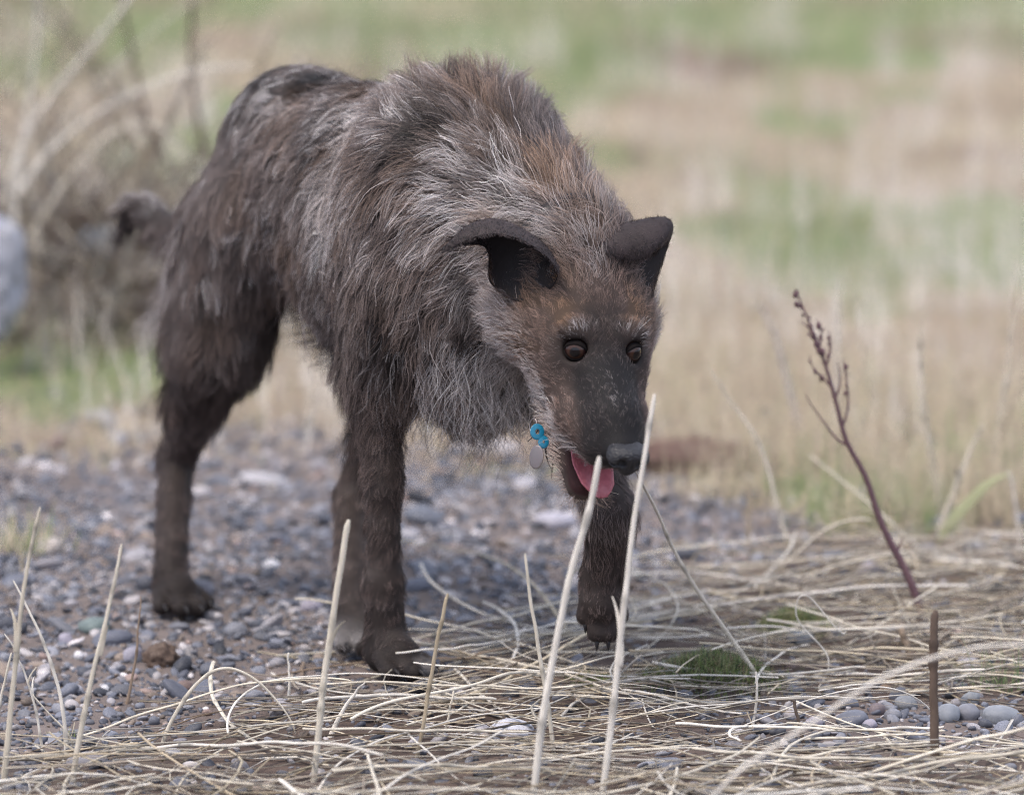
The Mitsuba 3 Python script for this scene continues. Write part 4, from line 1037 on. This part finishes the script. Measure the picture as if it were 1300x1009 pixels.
def soft_normals(v, seed=0):
    return unit(np.array([0, -0.25, 1.0]) + np.random.default_rng(seed).normal(0, 0.22, v.shape))


scene['blade'] = {'type': 'twosided', 'bsdf': {'type': 'principled', 'base_color': VCOL, 'roughness': 0.7, 'specular': 0.25}}
DRY = np.array([[0.47, 0.40, 0.28], [0.53, 0.46, 0.35], [0.34, 0.27, 0.19], [0.42, 0.34, 0.24], [0.31, 0.29, 0.17]])
GRN = np.array([[0.14, 0.20, 0.070], [0.21, 0.25, 0.11], [0.10, 0.15, 0.055], [0.27, 0.28, 0.15]])


def field(n, y0, y1, seed, green):
    r = np.random.default_rng(seed)
    d0, d1 = y0 + 5.5, y1 + 5.5
    d = d0 * (d1 / d0) ** r.random(n); y = d - 5.5
    x = r.uniform(-1, 1, n) * (0.105 * d + 0.75)
    p = np.stack([x, y, 0 * x], 1)
    patch = meshkit.fbm(p * [1.7, 0.8, 0], 3, 52) + 0.75 * (meshkit.fbm(p * [4.5, 2, 0], 2, 53) - 0.5)
    far = ss(4.5, 9.0, y)
    g = ss(0.50, 0.57, patch + 0.24 * far + 0.025 - 0.14 * ss(7.0, 3.6, y) - 0.07 * ss(3.5, 2.0, y) - 0.05 * ss(0.2, 0.8, x) * (1 - far))
    ok = r.random(n) < grass_mask(x, y) * (g if green else 1 - 0.75 * g)
    x, y, p, far = x[ok], y[ok], p[ok], far[ok]
    m = len(x)
    tall = meshkit.fbm(p * [2.2, 1.2, 0], 2, 55)
    h = (r.uniform(0.02, 0.06, m) if green else r.uniform(0.025, 0.075, m)) * (0.55 + 0.9 * ss(0.35, 0.7, tall))
    pal = GRN if green else DRY
    c = pal[r.integers(0, len(pal), m)] * r.uniform(0.7, 1.2, (m, 1))
    out = [blades(x, y, h, r.uniform(0.002, 0.0045, m) * (1 + 0.9 * far), 0.8 if green else 1.1, c, seed + 1)]
    if not green:                                     # paler, taller wisps in clumps
        for q in range(170):
            yy = (y0 + 5.5) * (d1 / d0) ** r.random() - 4.9; xx = r.uniform(-1, 1) * (0.105 * (yy + 5.5) + 0.2)
            if r.random() > float(grass_mask(np.array([xx]), np.array([yy]))[0]) * (1 - 0.7 * float(ss(5.5, 9.0, np.array(yy)))):
                continue
            k = r.integers(10, 34); sp = r.uniform(0.02, 0.07)
            out.append(blades(xx + r.normal(0, sp, k), yy + r.normal(0, sp, k), r.uniform(0.06, 0.20, k) * r.uniform(0.6, 1.2), r.uniform(0.002, 0.005, k), 0.28, np.array([0.62, 0.57, 0.51]) * r.uniform(0.75, 1.1, (k, 1)), seed + 100 + q))
    o = np.cumsum([0] + [len(b[0]) for b in out[:-1]])
    return np.vstack([b[0] for b in out]), np.vstack([b[1] + k for b, k in zip(out, o)]), np.vstack([b[2] for b in out])


v, f, c = field(84000, 0.9, 10.5, 61, False)
put('dry_grass', (v, f), 'blade', 'bleached dry grass covering the ground behind the dog', 'grass', None, 'stuff', normals=soft_normals(v), color=c)
v, f, c = field(52000, 1.0, 11.0, 71, True)
put('green_grass', (v, f), 'blade', 'short green grass patches in the blurred background', 'grass', None, 'stuff', normals=soft_normals(v), color=c)


def tuft(name, px, py, rad, n, h0_, h1_, pal, label, cat, lean=0.6, w=(0.0012, 0.0026), seed=0, flat=1.0, curl=0.6, dome=0.0):
    g0 = onground(px, py); r = np.random.default_rng(seed)
    q = r.normal(0, 0.5, (n, 2)) * rad * [1, flat]
    x, y = g0[0] + q[:, 0], g0[1] + q[:, 1]
    rr = np.linalg.norm(q / [rad, rad * flat], axis=1)
    z = ground_z(x, y) + dome * np.clip(1 - rr * rr * 0.8, 0, 1)
    c = np.asarray(pal)[r.integers(0, len(pal), n)] * r.uniform(0.65, 1.25, (n, 1))
    v, f, c = blades(x, y, r.uniform(h0_, h1_, n), r.uniform(*w, n), lean, c, seed, 4, curl, z=z)
    put(name, (v, f), 'blade', label, cat, normals=soft_normals(v), color=c)


MOSS = [[0.10, 0.15, 0.035], [0.16, 0.21, 0.06], [0.06, 0.09, 0.03], [0.22, 0.22, 0.10], [0.20, 0.16, 0.08]]
tuft('moss_cushion', 905, 862, 0.078, 3400, 0.006, 0.016, MOSS, 'larger bright green moss cushion under straw before the lifted paw', 'moss', 0.9, (0.0010, 0.0020), 1, 0.9, dome=0.026)
tuft('moss_cushion', 1012, 796, 0.046, 1800, 0.006, 0.015, MOSS, 'smaller moss cushion beside the flat grey stone', 'moss', 0.9, (0.0010, 0.0020), 2, 1.1, dome=0.022)
tuft('moss_cushion', 760, 862, 0.034, 1000, 0.005, 0.012, MOSS, 'dull moss patch under straw below the lifted paw', 'moss', 0.9, (0.0010, 0.0018), 3, 0.9, dome=0.004)
tuft('grass_tuft', 1110, 662, 0.075, 420, 0.04, 0.12, np.vstack([GRN[:2], DRY[:3]]), 'green and straw coloured grass tuft behind the purple weed', 'grass tuft', 0.5, seed=4)
tuft('grass_tuft', 1270, 868, 0.045, 90, 0.025, 0.06, [[0.10, 0.17, 0.06], [0.2, 0.25, 0.12]], 'sparse green grass shoots at bottom right edge', 'grass tuft', 0.8, (0.0008, 0.0014), 5)
tuft('grass_tuft', 30, 694, 0.040, 160, 0.03, 0.07, np.vstack([GRN[:2], DRY[:2]]), 'small blurred green tuft by the left edge', 'grass tuft', 0.6, seed=6)
tuft('grass_tuft', 86, 928, 0.012, 60, 0.008, 0.02, MOSS, 'tiny green sprig at the foot of the bottom left straws', 'grass tuft', 0.9, (0.001, 0.002), 7)
tuft('grass_tuft', 1240, 640, 0.10, 260, 0.06, 0.16, DRY, 'loose dry grass tuft near the right edge', 'grass tuft', 0.45, seed=8)
tuft('grass_tuft', 1050, 600, 0.12, 300, 0.05, 0.15, DRY, 'dry grass tuft behind the upper weed stem', 'grass tuft', 0.45, seed=9)

tuft('grass_tuft', 915, 622, 0.10, 200, 0.03, 0.09, DRY, 'thin dry grass in front of the soil mound', 'grass tuft', 0.7, seed=12)

# dark mound of soil on the right
m = trimesh.creation.icosphere(4, 1.0)
v = np.array(m.vertices); v *= (0.45 + 1.1 * meshkit.fbm(v * 2.6, 4, 91))[:, None]
g0 = onground(885, 592)
put('soil_mound', (v * [0.10, 0.10, 0.015] + [g0[0], g0[1] + 0.05, float(ground_z(g0[0], g0[1])) + 0.008], m.faces), 'earth', 'low dark brown mound of bare soil right of the head', 'soil mound', smooth=True,
    color=np.array([0.095, 0.060, 0.050]) * (0.5 + meshkit.fbm(v * 9, 3, 92))[:, None])

# dry tussock, dead stems and pale stones at the left, far out of focus
g0 = onground(60, 400); tr_ = np.random.default_rng(14)
tv, tf_, tc, o = [], [], [], 0
for q in range(760):
    a = tr_.random() * 6.283; L = tr_.uniform(0.25, 0.75); out = tr_.uniform(0.3, 1.6)
    b = g0 + [tr_.normal(0, 0.17), tr_.normal(0.0, 0.20), 0]
    d = np.array([math.cos(a) * out, math.sin(a) * out, 1.0]); d /= np.linalg.norm(d)
    t = np.linspace(0, 1, 7)[:, None]
    P = b + d * L * t + np.array([math.cos(a) * 0.4, math.sin(a) * 0.3, -0.75]) * L * out * 0.55 * t ** 2.2
    P[:, 2] = np.maximum(P[:, 2], 0.01)
    w = tr_.uniform(0.0015, 0.0045)
    v, f = tube(P, np.linspace(w, w * 0.35, 7), 4, cap=False, flat=0.5)
    c = (STRAW[tr_.integers(0, 6)] if tr_.random() < 0.62 else np.array([0.11, 0.08, 0.065])) * tr_.uniform(0.5, 1.1)
    tv.append(v); tf_.append(f + o); tc.append(np.tile(c, (len(v), 1))); o += len(v)
put('dry_tussock', (np.vstack(tv), np.vstack(tf_)), 'straw', 'tangled tussock of dry grass at the left behind the tail', 'grass tussock', smooth=True, color=np.vstack(tc))
m = trimesh.creation.icosphere(4, 1.0); v = np.array(m.vertices); v *= (0.5 + 0.95 * meshkit.fbm(v * 2.4, 4, 95))[:, None]
put('thatch_mound', (v * [0.15, 0.12, 0.10] + [g0[0] + 0.05, g0[1] + 0.05, 0.06], m.faces), 'earth', 'dark rotted thatch under the dry tussock at the left', 'thatch', smooth=True, color=np.array([0.055, 0.042, 0.034]) * (0.4 + 1.2 * meshkit.fbm(v * 12, 3, 96))[:, None])
tuft('grass_tuft', 112, 392, 0.06, 220, 0.06, 0.16, GRN, 'dark green blurred tuft in the hollow of the left tussock', 'grass tuft', 0.5, (0.002, 0.004), 15)
for pts, Yd, w0, w1, lab, c in (
        ([(272, 215), (258, 180), (245, 120), (240, 60), (243, 0)], 2.7, 13, 9, 'thick dark brown dead stem just left of the dog rump', BRN),
        ([(196, 215), (190, 170), (178, 100), (170, 40), (160, -20)], 2.7, 12, 8, 'dark brown dead stem left of the thicker one', BRN),
        ([(118, 350), (150, 300), (128, 250), (100, 215)], 2.4, 9, 6, 'short dark stem arching in the tussock', BRN),
        ([(20, 330), (22, 240), (40, 120), (46, -30)], 2.35, 11, 7, 'pale upright stalk at the far upper left', S3),
        ([(10, 260), (60, 130), (120, 60), (185, -30)], 2.35, 11, 7, 'long pale stalk slanting up right at upper left', S3),
        ([(20, 250), (110, 150), (210, 95), (330, 75)], 2.3, 10, 6, 'pale stalk arching right towards the back of the dog', S3),
        ([(40, 300), (110, 200), (170, 160), (250, 210)], 2.3, 9, 6, 'pale stalk bent over in the tussock', S1),
        ([(0, 120), (30, 60), (10, 20), (-40, -10)], 2.5, 8, 6, 'pale curved stalk in the upper left corner', STRAW[5]),
        ([(85, 260), (88, 120), (84, -20)], 2.9, 9, 6, 'faint upright straw beside the long slanting stalk', S0)):
    stalk('withered_weed' if c is BRN else 'tall_straw', pts, Yd, w0, w1, c, lab, cat='stem' if c is BRN else 'straw', seed=int(w0 * 7 + pts[0][0]), base=c is BRN and pts[0][1] > 300)
def rock(name, px, py, Yr, sx, sy, sz, col, label, seed):
    m = trimesh.creation.icosphere(4, 1.0); v = np.array(m.vertices); v *= (0.5 + 0.95 * meshkit.fbm(v * 1.3 + seed, 4, seed))[:, None]
    c0 = at(px, py, Yr)
    put(name, (v * [sx, sy, sz] + c0, m.faces), 'stone', label, 'stone', smooth=True, color=np.asarray(col) * (0.75 + 0.5 * meshkit.fbm(v * 6, 3, seed))[:, None])
rock('boulder', -4, 362, 2.1, 0.046, 0.05, 0.085, (0.30, 0.31, 0.35), 'whitish lilac boulder cut by the left edge of the picture', 3)
rock('boulder', 128, 312, 2.65, 0.036, 0.04, 0.030, (0.17, 0.195, 0.225), 'blurred blue grey stone left of the tail', 8)
